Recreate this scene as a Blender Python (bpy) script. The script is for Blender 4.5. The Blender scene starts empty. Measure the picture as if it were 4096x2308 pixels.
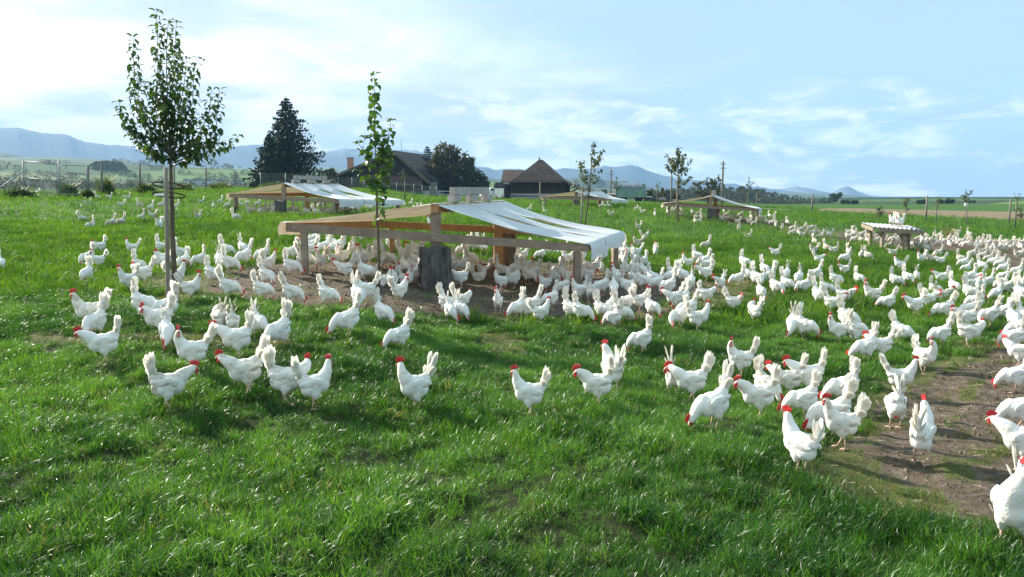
import bpy, bmesh, math, random
import numpy as np
from mathutils import Vector, Matrix, Euler

random.seed(7)
rng = np.random.default_rng(7)
S = bpy.context.scene
COL = S.collection
R = math.radians
PI = math.pi

# ------------------------------------------------------------------ camera
FPX, CX, CY, YH, CAMZ = 3215.0, 2048.0, 1154.0, 730.0, 1.85
PITCH = math.atan((CY - YH) / FPX)
cam_data = bpy.data.cameras.new("camera")
cam = bpy.data.objects.new("camera", cam_data)
COL.objects.link(cam)
cam_data.sensor_width = 36.0
cam_data.lens = FPX / 4096.0 * 36.0
cam_data.clip_start = 0.05
cam_data.clip_end = 20000.0
cam.location = (0, 0, CAMZ)
cam.rotation_euler = (PI / 2 - PITCH, 0, 0)
S.camera = cam

# ------------------------------------------------------------------ light
SUN_EL, SUN_LEFT = R(26.0), R(54.0)          # sun stands ahead and to the left of the view
sun_dir = Vector((-math.sin(SUN_LEFT) * math.cos(SUN_EL), math.cos(SUN_LEFT) * math.cos(SUN_EL), math.sin(SUN_EL)))
sd = bpy.data.lights.new("sun", 'SUN')
sd.energy = 5.0
sd.angle = R(0.55)
sd.color = (1.0, 0.93, 0.82)
sun = bpy.data.objects.new("sun", sd)
COL.objects.link(sun)
sun.rotation_euler = sun_dir.to_track_quat('Z', 'Y').to_euler()
sun.location = (-30, 20, 30)

world = bpy.data.worlds.new("World")
S.world = world
world.use_nodes = True
wn, wl = world.node_tree.nodes, world.node_tree.links
wn.clear()
wo = wn.new('ShaderNodeOutputWorld')
bg = wn.new('ShaderNodeBackground')
bg.inputs['Strength'].default_value = 0.066
wl.new(bg.outputs[0], wo.inputs['Surface'])
sky = wn.new('ShaderNodeTexSky')
sky.sky_type = 'NISHITA'
sky.sun_disc = False
sky.sun_elevation = SUN_EL
sky.sun_rotation = -SUN_LEFT
sky.altitude = 500
sky.air_density = 1.0
sky.dust_density = 1.2
sky.ozone_density = 1.5

def wmath(op, a, b=None, c=None, clamp=False):
    n = wn.new('ShaderNodeMath'); n.operation = op; n.use_clamp = clamp
    for i, v in enumerate((a, b, c)):
        if v is None: continue
        if isinstance(v, (int, float)): n.inputs[i].default_value = v
        else: wl.new(v, n.inputs[i])
    return n.outputs[0]

def wnoise(vec, scale, detail=6, rough=.55, dist=0.0):
    n = wn.new('ShaderNodeTexNoise')
    n.inputs['Scale'].default_value = scale; n.inputs['Detail'].default_value = detail
    n.inputs['Roughness'].default_value = rough; n.inputs['Distortion'].default_value = dist
    wl.new(vec, n.inputs['Vector']); return n.outputs['Fac']

def wramp(v, lo, hi):
    n = wn.new('ShaderNodeMapRange'); n.interpolation_type = 'SMOOTHSTEP'
    n.inputs['From Min'].default_value = lo; n.inputs['From Max'].default_value = hi
    wl.new(v, n.inputs['Value']); return n.outputs['Result']

def wmix(f, a, b):
    n = wn.new('ShaderNodeMix'); n.data_type = 'RGBA'
    if isinstance(f, float): n.inputs['Factor'].default_value = f
    else: wl.new(f, n.inputs['Factor'])
    for v, i in ((a, 6), (b, 7)):
        if isinstance(v, tuple): n.inputs[i].default_value = v + (1.0,)
        else: wl.new(v, n.inputs[i])
    return n.outputs[2]

tc = wn.new('ShaderNodeTexCoord')
sep = wn.new('ShaderNodeSeparateXYZ'); wl.new(tc.outputs['Generated'], sep.inputs[0])
dx, dy, dz = sep.outputs
zz = wmath('ADD', wmath('MAXIMUM', dz, 0.0), 0.10)
cmb = wn.new('ShaderNodeCombineXYZ')
wl.new(wmath('DIVIDE', dx, zz), cmb.inputs[0]); wl.new(wmath('DIVIDE', dy, zz), cmb.inputs[1])
cmb.inputs[2].default_value = 3.7
plane = cmb.outputs[0]
n1 = wnoise(plane, 0.55, 8, .52, .5)         # cloud sheet seen from below
n2 = wnoise(plane, 1.7, 6, .6, .3)
cmb2 = wn.new('ShaderNodeCombineXYZ')        # puffy banks low over the horizon
wl.new(wmath('MULTIPLY', dx, 5.0), cmb2.inputs[0]); wl.new(wmath('MULTIPLY', dy, 2.0), cmb2.inputs[1]); wl.new(wmath('MULTIPLY', dz, 16.0), cmb2.inputs[2])
n3 = wnoise(cmb2.outputs[0], 2.3, 9, .62, .5)
n4 = wnoise(cmb2.outputs[0], 0.9, 7, .55, .6)
# more cover towards the sun and low down, open blue high on the side away from it
az = wmath('ADD', wmath('MULTIPLY', dx, -0.80), 0.03)
low = wmath('SUBTRACT', 0.19, wmath('MULTIPLY', dz, 0.95))
cov = wmath('ADD', wmath('ADD', wmath('MULTIPLY', n1, .75), wmath('MULTIPLY', n2, .25)), wmath('ADD', az, low))
sheet = wramp(cov, 0.36, 0.92)
puff = wmath('MULTIPLY', wramp(n3, 0.46, 0.66), wramp(dz, 0.145, 0.05))
greyband = wmath('MULTIPLY', wramp(n4, 0.42, 0.58), wramp(dz, 0.30, 0.05))
toward = wramp(wmath('ADD', wmath('MULTIPLY', dx, -.75), wmath('MULTIPLY', dy, .35)), -0.35, 0.85)
cl_col = wmix(toward, (8.0, 8.7, 9.2), (11.5, 11.6, 11.6))
gr_col = wmix(toward, (3.9, 5.0, 6.3), (5.0, 6.0, 7.1))
thin = wmix(0.80, sky.outputs[0], (4.4, 6.3, 7.2))
streak = wramp(wmath('ADD', wmath('MULTIPLY', n2, .5), wmath('MULTIPLY', n1, .5)), 0.30, 0.56)
cl_col = wmix(streak, wmix(toward, (5.4, 6.4, 7.4), (7.2, 7.8, 8.3)), cl_col)
base = wmix(wmath('MULTIPLY', sheet, .92), thin, cl_col)
base = wmix(wmath('MULTIPLY', greyband, .75), base, gr_col)
base = wmix(wmath('MULTIPLY', puff, .95), base, wmix(toward, (9.6, 9.9, 10.1), (11.5, 11.6, 11.6)))
wl.new(base, bg.inputs['Color'])

S.view_settings.view_transform = 'Standard'
S.view_settings.look = 'None'
S.view_settings.gamma = 1.0
S.view_settings.exposure = 1.08
S.view_settings.use_curve_mapping = False
S.render.engine = 'CYCLES'
S.cycles.max_bounces = 8
S.cycles.transparent_max_bounces = 8
S.cycles.use_denoising = True

# ------------------------------------------------------------------ helpers
def ray(px, py):
    xc, yc = (px - CX) / FPX, -(py - CY) / FPX
    return xc, math.cos(PITCH) + math.sin(PITCH) * yc, -math.sin(PITCH) + math.cos(PITCH) * yc

def P(px, py, D):
    """point at distance D (along y) seen at photo pixel px,py"""
    x, y, z = ray(px, py)
    return Vector((x / y * D, D, CAMZ + z / y * D))

def proj(p):
    x, y, z = p[0], p[1], p[2] - CAMZ
    d = y * math.cos(PITCH) - z * math.sin(PITCH)
    u = y * math.sin(PITCH) + z * math.cos(PITCH)
    return CX + x / d * FPX, CY - u / d * FPX

_ctrl = []
for px, py, D in [(2048,1662,6.4),(2960,1510,8.5),(2810,1325,11.3),(2163,1297,12.6),(1990,1252,12.6),(2933,1253,12.6),
    (3217,1357,10.9),(3875,1388,10.3),(3760,1387,10.4),(2360,1207,14.2),(2620,1030,22.4),(3100,1033,21.4),(3450,1042,25),
    (3597,1087,22),(3377,1102,21.5),(3767,1140,19.5),(3877,1203,14.8),(3867,1095,24),(3620,997,32),(3127,925,43),
    (3340,1373,10.4),(3624,1580,8.4),(3690,1855,5.6),(4030,2215,4.1),(1190,1093,14.0),(1540,990,17.6),(2325,1140,14.9),
    (2440,1097,18.2),(1745,1145,14.2),(923,855,32),(1357,870,30),(2165,820,58),(2440,830,56),(2665,865,46),(3020,883,45),
    (1160,1217,11.2),(1117,1397,8.3),(520,1165,12.3),(380,1075,16.3),(330,892,29.5),(363,920,27.5),(348,827,44),(483,833,44),
    (300,778,48),(150,772,49),(400,759,52),(940,758,75),(1142,756,100),(1590,780,125),(1870,786,135),(2160,790,110),
    (2500,805,100),(2800,818,95),(2500,798,140),(3705,862,80),(3240,838,85),(4080,872,75),(3400,850,82),
    (3240,826,125),(3700,834,125),(4096,838,115),(4096,803,230),(3700,813,260),(3400,818,240)]:
    p = P(px, py, D); _ctrl.append((p.x / D, math.log(D), p.z - CAMZ))
for u in (-.9, -.6, -.3, 0, .3):
    for D in (1.5, 3, 5): _ctrl.append((u, math.log(D), -1.86))
for u in (.5, .8):
    for D in (1.5, 3): _ctrl.append((u, math.log(D), -1.88))
for u, D, z in [(-.9,50,-.8),(-.9,20,-1.5),(-.9,90,-2),(-.62,90,-2.5),(-.46,110,-3.2),(-.3,150,-4),(-.9,220,-5),(-.6,220,-5),(-.35,260,-5),
    (-.15,220,-3),(-.6,450,2),(-.45,450,0),(-.3,450,-2),(-.9,450,2),(-.9,900,20),(-.6,900,20),(-.42,900,16),(-.3,900,10),(-.15,900,4),
    (0,220,-3.5),(0,450,-5),(0,900,2),(.15,220,-7),(.3,220,-8),(.15,400,-12),(.3,400,-12),(.42,420,-9),(.6,420,-9),(.9,400,-9),
    (.15,1800,-18),(.3,1800,-30),(.6,1800,-60),(.9,1800,-60),(.9,80,-3.2),(.9,30,-2.7),(.9,150,-3.6),(.9,12,-2.2),(.15,900,-12),(.3,900,-20),(.45,900,-24),(.6,900,-28),(.9,900,-28),
    (-.9,1800,45),(-.6,1800,45),(-.3,1800,20),(0,1800,0),
    (-.9,4200,60),(-.3,4200,60),(0,4200,0),(.3,4200,-70),(.9,4200,-140)]:
    _ctrl.append((u, math.log(D), z))
_ctrl = np.array(_ctrl)
_anchor = np.array([(P(px, py, D).x / D, math.log(D), P(px, py, D).z - CAMZ) for px, py, D in []]).reshape(-1, 3)

def ground(x, y):
    """terrain height, vectorised"""
    x = np.asarray(x, float); y = np.asarray(y, float)
    yy = np.maximum(y, 1.2)
    u = np.clip(x / yy, -1.0, 1.0); v = np.log(yy)
    num = np.zeros_like(u); den = np.zeros_like(u)
    for cu, cv, cz in _ctrl:
        d2 = ((u - cu) / .085) ** 2 + ((v - cv) / .17) ** 2
        w = np.exp(-d2 * .5) + 2e-3 / (1 + d2) ** 2
        num += w * cz; den += w
    z = num / den
    a = .022 * np.clip(1.5 - y / 60, 0, 1)
    k = .022 * np.clip(1.4 - y / 22, 0, 1)
    z = z + k * (np.sin(x * 9.1 + 2 * np.sin(y * 4.3)) * np.sin(y * 8.3 + 2 * np.sin(x * 5.1)) + .7 * np.sin(x * 4.3 - y * 3.1 + 1.5 * np.sin(y * 2.2)))
    z = z + a * (np.sin(x * 2.1 + 1.3 * np.sin(y * 1.1)) * np.sin(y * 2.4 + x * .6) + .6 * np.sin(x * 5.3 + y * 1.7) * np.sin(y * 6.1 - x * 2.2))
    return z + CAMZ

def gz(x, y): return float(ground(np.array([x]), np.array([y]))[0])

_tD = np.exp(np.linspace(math.log(2.2), math.log(700), 900))
def G(px, py):
    """where the sight line through a photo pixel meets the terrain"""
    x, y, z = ray(px, py)
    X = x / y * _tD; Z = CAMZ + z / y * _tD
    g = ground(X, _tD)
    below = np.nonzero(Z < g)[0]
    if len(below) == 0: i = int(np.argmin(Z - g)); return Vector((X[i], _tD[i], g[i]))
    i = max(1, below[0])
    a, b = Z[i-1] - g[i-1], g[i] - Z[i]
    D = _tD[i-1] + (_tD[i] - _tD[i-1]) * a / max(a + b, 1e-9)
    X = x / y * D
    return Vector((X, D, gz(X, D)))

def material(name):
    m = bpy.data.materials.new(name); m.use_nodes = True
    return m, m.node_tree.nodes, m.node_tree.links, m.node_tree.nodes['Principled BSDF']

def _noise(n, l, coord, scale, detail=6, stretch=(1, 1, 1), rough=.6, dist=0):
    t = n.new('ShaderNodeTexCoord'); mp = n.new('ShaderNodeMapping'); mp.inputs['Scale'].default_value = stretch
    l.new(t.outputs[coord], mp.inputs[0])
    k = n.new('ShaderNodeTexNoise'); k.inputs['Scale'].default_value = scale; k.inputs['Detail'].default_value = detail
    k.inputs['Roughness'].default_value = rough; k.inputs['Distortion'].default_value = dist
    l.new(mp.outputs[0], k.inputs['Vector']); return k.outputs['Fac']

def _ramp(n, l, v, stops):
    r = n.new('ShaderNodeValToRGB'); e = r.color_ramp.elements
    while len(e) < len(stops): e.new(.5)
    for i, (p, c) in enumerate(stops):
        e[i].position = p; e[i].color = tuple(c) + (1,)
    l.new(v, r.inputs[0]); return r.outputs[0]

def _bump(n, l, b, v, strength, dist=.01):
    k = n.new('ShaderNodeBump'); k.inputs['Strength'].default_value = strength; k.inputs['Distance'].default_value = dist
    l.new(v, k.inputs['Height']); l.new(k.outputs[0], b.inputs['Normal']); return k

def pmat(name, c1, c2, scale=6, rough=.8, bump=.3, stretch=(1, 1, 1), coord='Object', spec=.3, lo=.35, hi=.68, bdist=.01, metal=0):
    m, n, l, b = material(name)
    f = _noise(n, l, coord, scale, 7, stretch)
    l.new(_ramp(n, l, f, [(lo, c1), (hi, c2)]), b.inputs['Base Color'])
    b.inputs['Roughness'].default_value = rough; b.inputs['Specular IOR Level'].default_value = spec
    b.inputs['Metallic'].default_value = metal
    if bump: _bump(n, l, b, _noise(n, l, coord, scale * 3, 6, stretch), bump, bdist)
    return m

def leafmat(name, c1, c2, trans=.35, rough=.35, spec=.5, rand=True):
    """two-sided leaf: glossy skin, part of the light passes through"""
    m, n, l, b = material(name)
    out = n['Material Output']
    oi = n.new('ShaderNodeObjectInfo')
    f = _noise(n, l, 'Object', 9, 3)
    mx = n.new('ShaderNodeMath'); mx.operation = 'ADD'; l.new(f, mx.inputs[0])
    m2 = n.new('ShaderNodeMath'); m2.operation = 'MULTIPLY_ADD'; l.new(oi.outputs['Random'], m2.inputs[0]); m2.inputs[1].default_value = .7 if rand else 0; m2.inputs[2].default_value = -.35 if rand else 0
    l.new(m2.outputs[0], mx.inputs[1])
    c = _ramp(n, l, mx.outputs[0], [(.2, c1), (.8, c2)])
    l.new(c, b.inputs['Base Color']); b.inputs['Roughness'].default_value = rough; b.inputs['Specular IOR Level'].default_value = spec
    tr = n.new('ShaderNodeBsdfTranslucent')
    hs = n.new('ShaderNodeHueSaturation'); hs.inputs['Hue'].default_value = .48; hs.inputs['Saturation'].default_value = 1.15; hs.inputs['Value'].default_value = 1.9
    l.new(c, hs.inputs['Color']); l.new(hs.outputs[0], tr.inputs['Color'])
    ms = n.new('ShaderNodeMixShader'); ms.inputs[0].default_value = trans
    l.new(b.outputs[0], ms.inputs[1]); l.new(tr.outputs[0], ms.inputs[2]); l.new(ms.outputs[0], out.inputs['Surface'])
    return m

class MB:
    """collects geometry that becomes one mesh"""
    def __init__(s): s.v = []; s.f = []
    def add(s, vs, fs):
        o = len(s.v); s.v.extend([tuple(v) for v in vs]); s.f.extend([tuple(i + o for i in f) for f in fs])
    def box(s, c, size, rot=None):
        hx, hy, hz = size[0] / 2, size[1] / 2, size[2] / 2
        vs = [Vector((x, y, z)) for x in (-hx, hx) for y in (-hy, hy) for z in (-hz, hz)]
        if rot is not None: vs = [rot @ v for v in vs]
        c = Vector(c); s.add([c + v for v in vs], [(0,1,3,2),(4,6,7,5),(0,4,5,1),(2,3,7,6),(0,2,6,4),(1,5,7,3)])
    def bar(s, a, b, w, h, up=(0, 0, 1), bev=0.0):
        """timber from a to b, w wide and h high"""
        a, b = Vector(a), Vector(b); d = (b - a).normalized(); up = Vector(up)
        sd_ = d.cross(up); sd_.normalize(); u2 = sd_.cross(d).normalized()
        k = min(w, h) * .08
        prof = [(-w/2+k,-h/2),(w/2-k,-h/2),(w/2,-h/2+k),(w/2,h/2-k),(w/2-k,h/2),(-w/2+k,h/2),(-w/2,h/2-k),(-w/2,-h/2+k)]
        vs = [p + sd_ * x + u2 * y for p in (a, b) for x, y in prof]
        n = 8
        s.add(vs, [(i, (i+1) % n, n + (i+1) % n, n + i) for i in range(n)] + [tuple(range(n))[::-1], tuple(range(n, 2*n))])
    def tube(s, pts, rads, n=7, cap=True):
        pts = [Vector(p) for p in pts]; vs = []
        prev = None
        for i, p in enumerate(pts):
            d = (pts[min(i+1, len(pts)-1)] - pts[max(i-1, 0)]).normalized()
            if prev is None:
                a = d.orthogonal().normalized()
            else:
                a = (prev - d * prev.dot(d)).normalized()
            prev = a; b = d.cross(a)
            for k in range(n):
                t = 2 * PI * k / n; vs.append(p + (a * math.cos(t) + b * math.sin(t)) * rads[i])
        fs = [(i*n+k, i*n+(k+1) % n, (i+1)*n+(k+1) % n, (i+1)*n+k) for i in range(len(pts)-1) for k in range(n)]
        if cap: fs += [tuple(range(n))[::-1], tuple(range((len(pts)-1)*n, len(pts)*n))]
        s.add(vs, fs)
    def mesh(s, name, m, smooth=False):
        me = bpy.data.meshes.new(name); me.from_pydata(s.v, [], s.f); me.update()
        bm = bmesh.new(); bm.from_mesh(me); bmesh.ops.recalc_face_normals(bm, faces=bm.faces); bm.to_mesh(me); bm.free()
        if smooth: me.polygons.foreach_set('use_smooth', [True] * len(me.polygons))
        for k in (m if isinstance(m, (list, tuple)) else [m]): me.materials.append(k)
        return me

def obj(name, me, parent=None, loc=None, rot=None, scale=None):
    o = bpy.data.objects.new(name, me); COL.objects.link(o)
    if parent is not None: o.parent = parent
    if loc is not None: o.location = loc
    if rot is not None: o.rotation_euler = rot
    if scale is not None: o.scale = scale if hasattr(scale, '__len__') else (scale,) * 3
    return o

def part(name, mb, m, parent, smooth=False, kind=None, label=None):
    o = obj(name, mb.mesh(name, m, smooth), parent)
    if kind: o['kind'] = kind
    if label: o['label'] = label
    return o

def tag(o, label, cat, group=None, kind=None):
    if label: o['label'] = label
    if cat: o['category'] = cat
    if group: o['group'] = group
    if kind: o['kind'] = kind
    return o

def thing(name, label, cat, loc=(0, 0, 0), rz=0.0, group=None):
    o = bpy.data.objects.new(name, None); COL.objects.link(o); o.location = loc; o.rotation_euler = (0, 0, rz)
    o.empty_display_size = .2
    return tag(o, label, cat, group)

def structure(name, me): o = obj(name, me); o['kind'] = 'structure'; return o

def inpoly(x, y, poly):
    c = np.zeros(x.shape, bool); n = len(poly)
    for i in range(n):
        x1, y1 = poly[i]; x2, y2 = poly[(i+1) % n]
        hit = ((y1 > y) != (y2 > y)) & (x < (x2 - x1) * (y - y1) / (y2 - y1 + 1e-12) + x1)
        c ^= hit
    return c
# ------------------------------------------------------------------ bare earth outlines
def world_poly(pts): return [tuple(G(px, py)[:2]) for px, py in pts]
_dirt_px = [
 (1.0, [(900,1088),(850,1120),(860,1180),(940,1210),(1100,1226),(1300,1242),(1540,1256),(1740,1268),(1950,1280),(2200,1290),(2450,1286),(2600,1262),(2760,1205),(2790,1140),(2720,1092),(2560,1088),(2480,1068),(2330,1052),(2150,1040),(1900,1033),(1650,1034),(1400,1036),(1230,1048),(1050,1060)]),
 (.55, [(400,1115),(560,1098),(760,1105),(900,1110),(900,1190),(760,1215),(560,1180)]),
 (.55, [(2760,1130),(2960,1105),(3080,1140),(3110,1180),(2960,1215),(2800,1240),(2690,1240),(2650,1215)]),
 (.6, [(20,1352),(300,1328),(520,1336),(760,1345),(1020,1342),(1300,1350),(1560,1372),(1500,1395),(1250,1402),(1000,1400),(700,1395),(420,1372),(160,1388)]),
 (.45, [(1830,1352),(2000,1345),(2180,1375),(2120,1400),(1900,1398)]),
 (.6, [(3430,1590),(3500,1500),(3600,1440),(3760,1395),(3920,1330),(4140,1290),(4300,1400),(4300,2120),(4096,2140),(3850,2130),(3640,2080),(3480,2040),(3320,1990),(3220,1870),(3250,1760),(3360,1690)]),
 (1.0, [(3400,1790),(3470,1700),(3560,1640),(3700,1560),(3850,1500),(3960,1440),(4300,1400),(4300,2090),(4020,2080),(3860,2030),(3700,1960),(3540,1880)]),
 (1.0, [(3300,935),(3450,925),(3700,952),(3900,958),(4200,970),(4500,990),(4500,1120),(4096,1095),(3960,1062),(3850,1020),(3740,1002),(3600,990),(3420,972)]),
 (.55, [(3000,900),(3130,880),(3200,905),(3330,935),(3420,972),(3300,962),(3150,928)]),
 (1.0, [(2700,868),(2850,858),(3030,870),(3120,890),(3010,895),(2860,888),(2740,880)]),
 (.9, [(960,852),(1130,846),(1350,852),(1420,862),(1330,868),(1100,866)]),
 (.8, [(80,770),(240,765),(370,778),(330,786),(200,784)]),
]
DIRT = [(s, world_poly(p)) for s, p in _dirt_px]

def vnoise(x, y, s=1.0):
    return (np.sin(x * 1.7 * s + 2.1 * np.sin(y * 1.3 * s)) + np.sin(y * 2.3 * s + 1.7 * np.sin(x * 1.9 * s + 1)) + .6 * np.sin(x * 4.1 * s - y * 3.7 * s)) / 2.6

def dirt_at(x, y):
    k = .012 * np.maximum(y, 4)
    xx = x + k * 2.0 * vnoise(x, y, 1.6) + k * 1.4 * vnoise(y, x, 5.1) + k * .8 * vnoise(x, y, 13.0); yy = y + k * 4.0 * vnoise(y + 5, x, 1.6) + k * 2.4 * vnoise(x, y + 3, 5.7) + k * 1.5 * vnoise(y, x, 14.0)
    d = np.zeros_like(x)
    for s, p in DIRT: d = np.maximum(d, s * inpoly(xx, yy, p))
    d = np.where((d > .8) & (vnoise(x * 1.1, y, 2.0) + .5 * vnoise(y, x, 5.5) > .72) & (y < 20), .55, d)
    # a few worn spots among the grass
    w = vnoise(x * .9 + 4, y * .8, 1.0) + .55 * vnoise(x, y, 3.1)
    return np.maximum(d, .5 * np.clip((w - 1.08) * 3, 0, 1) * (y < 45))

STUB = world_poly([(3250, 842), (3420, 852), (3640, 862), (3860, 871), (4096, 882), (4600, 905), (4600, 858), (4096, 848), (3700, 840), (3450, 834), (3290, 834)])

# ------------------------------------------------------------------ terrain sheet
NU, NT = 430, 420
us = np.linspace(-1.25, 1.25, NU); ts = np.linspace(math.log(1.0), math.log(4003), NT)
Dg = np.exp(ts) - 3.0
UU, DD = np.meshgrid(us, Dg)
XX = UU * (DD + 4.5); YY = DD
ZZ = ground(XX.ravel(), YY.ravel()).reshape(XX.shape)
verts = np.stack([XX.ravel(), YY.ravel(), ZZ.ravel()], 1)
idx = np.arange(NU * NT).reshape(NT, NU)
faces = np.stack([idx[:-1, :-1].ravel(), idx[:-1, 1:].ravel(), idx[1:, 1:].ravel(), idx[1:, :-1].ravel()], 1)
gm = bpy.data.meshes.new("ground")
gm.vertices.add(len(verts)); gm.vertices.foreach_set('co', verts.ravel())
gm.loops.add(faces.size); gm.loops.foreach_set('vertex_index', faces.ravel())
gm.polygons.add(len(faces)); gm.polygons.foreach_set('loop_start', np.arange(0, faces.size, 4)); gm.polygons.foreach_set('use_smooth', np.ones(len(faces), bool))
gm.update(calc_edges=True)
dv = dirt_at(verts[:, 0], verts[:, 1])
dv = dv.reshape(NT, NU)
sv = inpoly(verts[:, 0], verts[:, 1], STUB).astype(float)
fv = np.clip((verts[:, 1] - 140) / 60, 0, 1)
for nm, arr in (("dirt", dv.ravel()), ("stubble", sv), ("fields", fv), ("sward", np.clip((verts[:, 1] - 9) / 16, 0, 1))):
    a = gm.attributes.new(nm, 'FLOAT', 'POINT'); a.data.foreach_set('value', arr.astype(np.float32))

def ground_material():
    m, n, l, b = material("pasture_soil")
    def attr(k):
        a = n.new('ShaderNodeAttribute'); a.attribute_name = k; return a.outputs['Fac']
    def mix(f, a, c):
        k = n.new('ShaderNodeMix'); k.data_type = 'RGBA'
        l.new(f, k.inputs[0]) if not isinstance(f, float) else None
        l.new(a, k.inputs[6]); l.new(c, k.inputs[7]); return k.outputs[2]
    def mixf(f, a, c): return mix(f, a, c)
    def math_(op, a, c):
        k = n.new('ShaderNodeMath'); k.operation = op
        for i, v in enumerate((a, c)):
            if isinstance(v, (int, float)): k.inputs[i].default_value = v
            else: l.new(v, k.inputs[i])
        return k.outputs[0]
    g1 = _ramp(n, l, _noise(n, l, 'Object', .35, 8), [(.3, (.030, .085, .010)), (.55, (.052, .135, .017)), (.75, (.085, .175, .028))])
    g2 = _ramp(n, l, _noise(n, l, 'Object', 14, 6), [(.3, (.022, .060, .008)), (.7, (.085, .185, .028))])
    gmx = n.new('ShaderNodeMix'); gmx.data_type = 'RGBA'; gmx.inputs[0].default_value = .5; l.new(g1, gmx.inputs[6]); l.new(g2, gmx.inputs[7])
    thatch = _ramp(n, l, _noise(n, l, 'Object', 20, 6), [(.3, (.018, .022, .008)), (.7, (.050, .070, .020))])
    grass = mix(attr('sward'), thatch, gmx.outputs[2])
    s1 = _ramp(n, l, _noise(n, l, 'Object', 9, 9, rough=.7), [(.28, (.060, .042, .028)), (.5, (.135, .104, .076)), (.72, (.25, .205, .155))])
    tramp = _ramp(n, l, _noise(n, l, 'Object', 7, 8, rough=.7), [(.3, (.085, .070, .040)), (.5, (.110, .125, .040)), (.72, (.150, .160, .055))])
    d = math_('ADD', attr('dirt'), math_('MULTIPLY', math_('SUBTRACT', _noise(n, l, 'Object', 3.5, 8), .5), .55))
    r1 = _ramp(n, l, d, [(.25, (0, 0, 0)), (.45, (1, 1, 1))])
    r2 = _ramp(n, l, d, [(.62, (0, 0, 0)), (.85, (1, 1, 1))])
    c = mix(r1, grass, tramp); c = mix(r2, c, s1)
    st = _ramp(n, l, _noise(n, l, 'Object', 1.5, 6, (.35, 3.0, 1)), [(.3, (.14, .10, .062)), (.52, (.24, .18, .115)), (.7, (.36, .285, .19))])
    c = mix(attr('stubble'), c, st)
    t = n.new('ShaderNodeTexCoord'); mp = n.new('ShaderNodeMapping'); mp.inputs['Scale'].default_value = (.0055, .0095, 1); mp.inputs['Rotation'].default_value = (0, 0, .25)
    l.new(t.outputs['Object'], mp.inputs[0])
    vo = n.new('ShaderNodeTexVoronoi'); vo.inputs['Scale'].default_value = 1.0; vo.voronoi_dimensions = '2D'; l.new(mp.outputs[0], vo.inputs['Vector'])
    sx = n.new('ShaderNodeSeparateColor'); l.new(vo.outputs['Color'], sx.inputs[0])
    fc = _ramp(n, l, sx.outputs[0], [(.1, (.018, .045, .016)), (.35, (.035, .085, .022)), (.55, (.12, .20, .04)), (.75, (.10, .095, .055)), (.95, (.022, .055, .02))])
    c = mix(attr('fields'), c, fc)
    l.new(c, b.inputs['Base Color']); b.inputs['Roughness'].default_value = .92; b.inputs['Specular IOR Level'].default_value = .15
    bh = math_('ADD', _noise(n, l, 'Object', 18, 8, rough=.7), math_('MULTIPLY', _noise(n, l, 'Object', 5, 4), 1.2))
    _bump(n, l, b, bh, .9, .05)
    return m
gm.materials.append(ground_material())
structure("ground", gm)

# ------------------------------------------------------------------ mountains
mt_mat = pmat("wooded_slopes_haze_tint", (.022, .045, .075), (.055, .085, .10), .006, .95, .6, bdist=8, lo=.35, hi=.7)  # forest colour shifted to blue, painting in part of the distance haze
rock_mat = pmat("pale_summits", (.05, .07, .07), (.30, .31, .33), .009, .95, .5, bdist=8, lo=.45, hi=.7)
def mountain(name, D, prof, depth, m, rough=1.0, seed=0):
    rr = np.random.default_rng(seed)
    xs = np.arange(prof[0][0], prof[-1][0], 8.0)
    ys = np.interp(xs, [p[0] for p in prof], [p[1] for p in prof])
    jit = np.zeros_like(xs)
    for k, a in ((90, 5), (40, 3.0), (17, 1.8)):
        jit += a * rough * np.interp(xs, np.arange(xs[0] - k, xs[-1] + 2 * k, k), rr.normal(0, .6, len(np.arange(xs[0] - k, xs[-1] + 2 * k, k))))
    ys = ys + jit
    rows = 14; V = []; Fc = []
    for j in range(rows + 1):
        s = j / (rows - 3)
        for i, (px, py) in enumerate(zip(xs, ys)):
            top = P(px, py, D); u = top.x / D
            Dd = D - depth * (1 - min(s, 1)) + max(0, s - 1) * depth
            h = (top.z + 60) * (min(s, 1) ** .85 if s <= 1 else max(0, 1 - (s - 1) * 2.5)) - 60
            spur = math.sin(px * .02 + 3 * math.sin(px * .007 + s * 2) + s * 3) * depth * .10 * s * (1 - min(s, 1))
            V.append((u * Dd * (1 + 0), Dd + spur, h + spur * .12))
    n = len(xs)
    for j in range(rows):
        for i in range(n - 1): Fc.append((j*n+i, j*n+i+1, (j+1)*n+i+1, (j+1)*n+i))
    me = bpy.data.meshes.new(name); me.from_pydata(V, [], Fc); me.polygons.foreach_set('use_smooth', [True] * len(me.polygons)); me.materials.append(m)
    return structure(name, me)
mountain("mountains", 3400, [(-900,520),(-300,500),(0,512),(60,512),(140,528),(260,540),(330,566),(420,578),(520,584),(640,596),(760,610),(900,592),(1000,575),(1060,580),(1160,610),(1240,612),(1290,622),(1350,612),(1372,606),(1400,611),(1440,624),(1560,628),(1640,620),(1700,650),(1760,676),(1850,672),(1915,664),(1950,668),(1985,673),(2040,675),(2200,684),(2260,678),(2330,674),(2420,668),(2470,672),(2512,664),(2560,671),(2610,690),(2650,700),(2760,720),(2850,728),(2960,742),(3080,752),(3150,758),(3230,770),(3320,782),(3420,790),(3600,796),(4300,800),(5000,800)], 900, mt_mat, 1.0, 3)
mountain("far_mountains", 3850, [(900,720),(1300,604),(1380,594),(1640,604),(1660,600),(1700,612),(1800,700),(2900,760),(3140,756),(3180,747),(3225,752),(3270,764),(3330,775),(3360,757),(3392,746),(3430,764),(3480,780),(3530,798),(3600,803),(3680,800),(3760,808),(4400,820)], 500, rock_mat, .7, 11)
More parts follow.
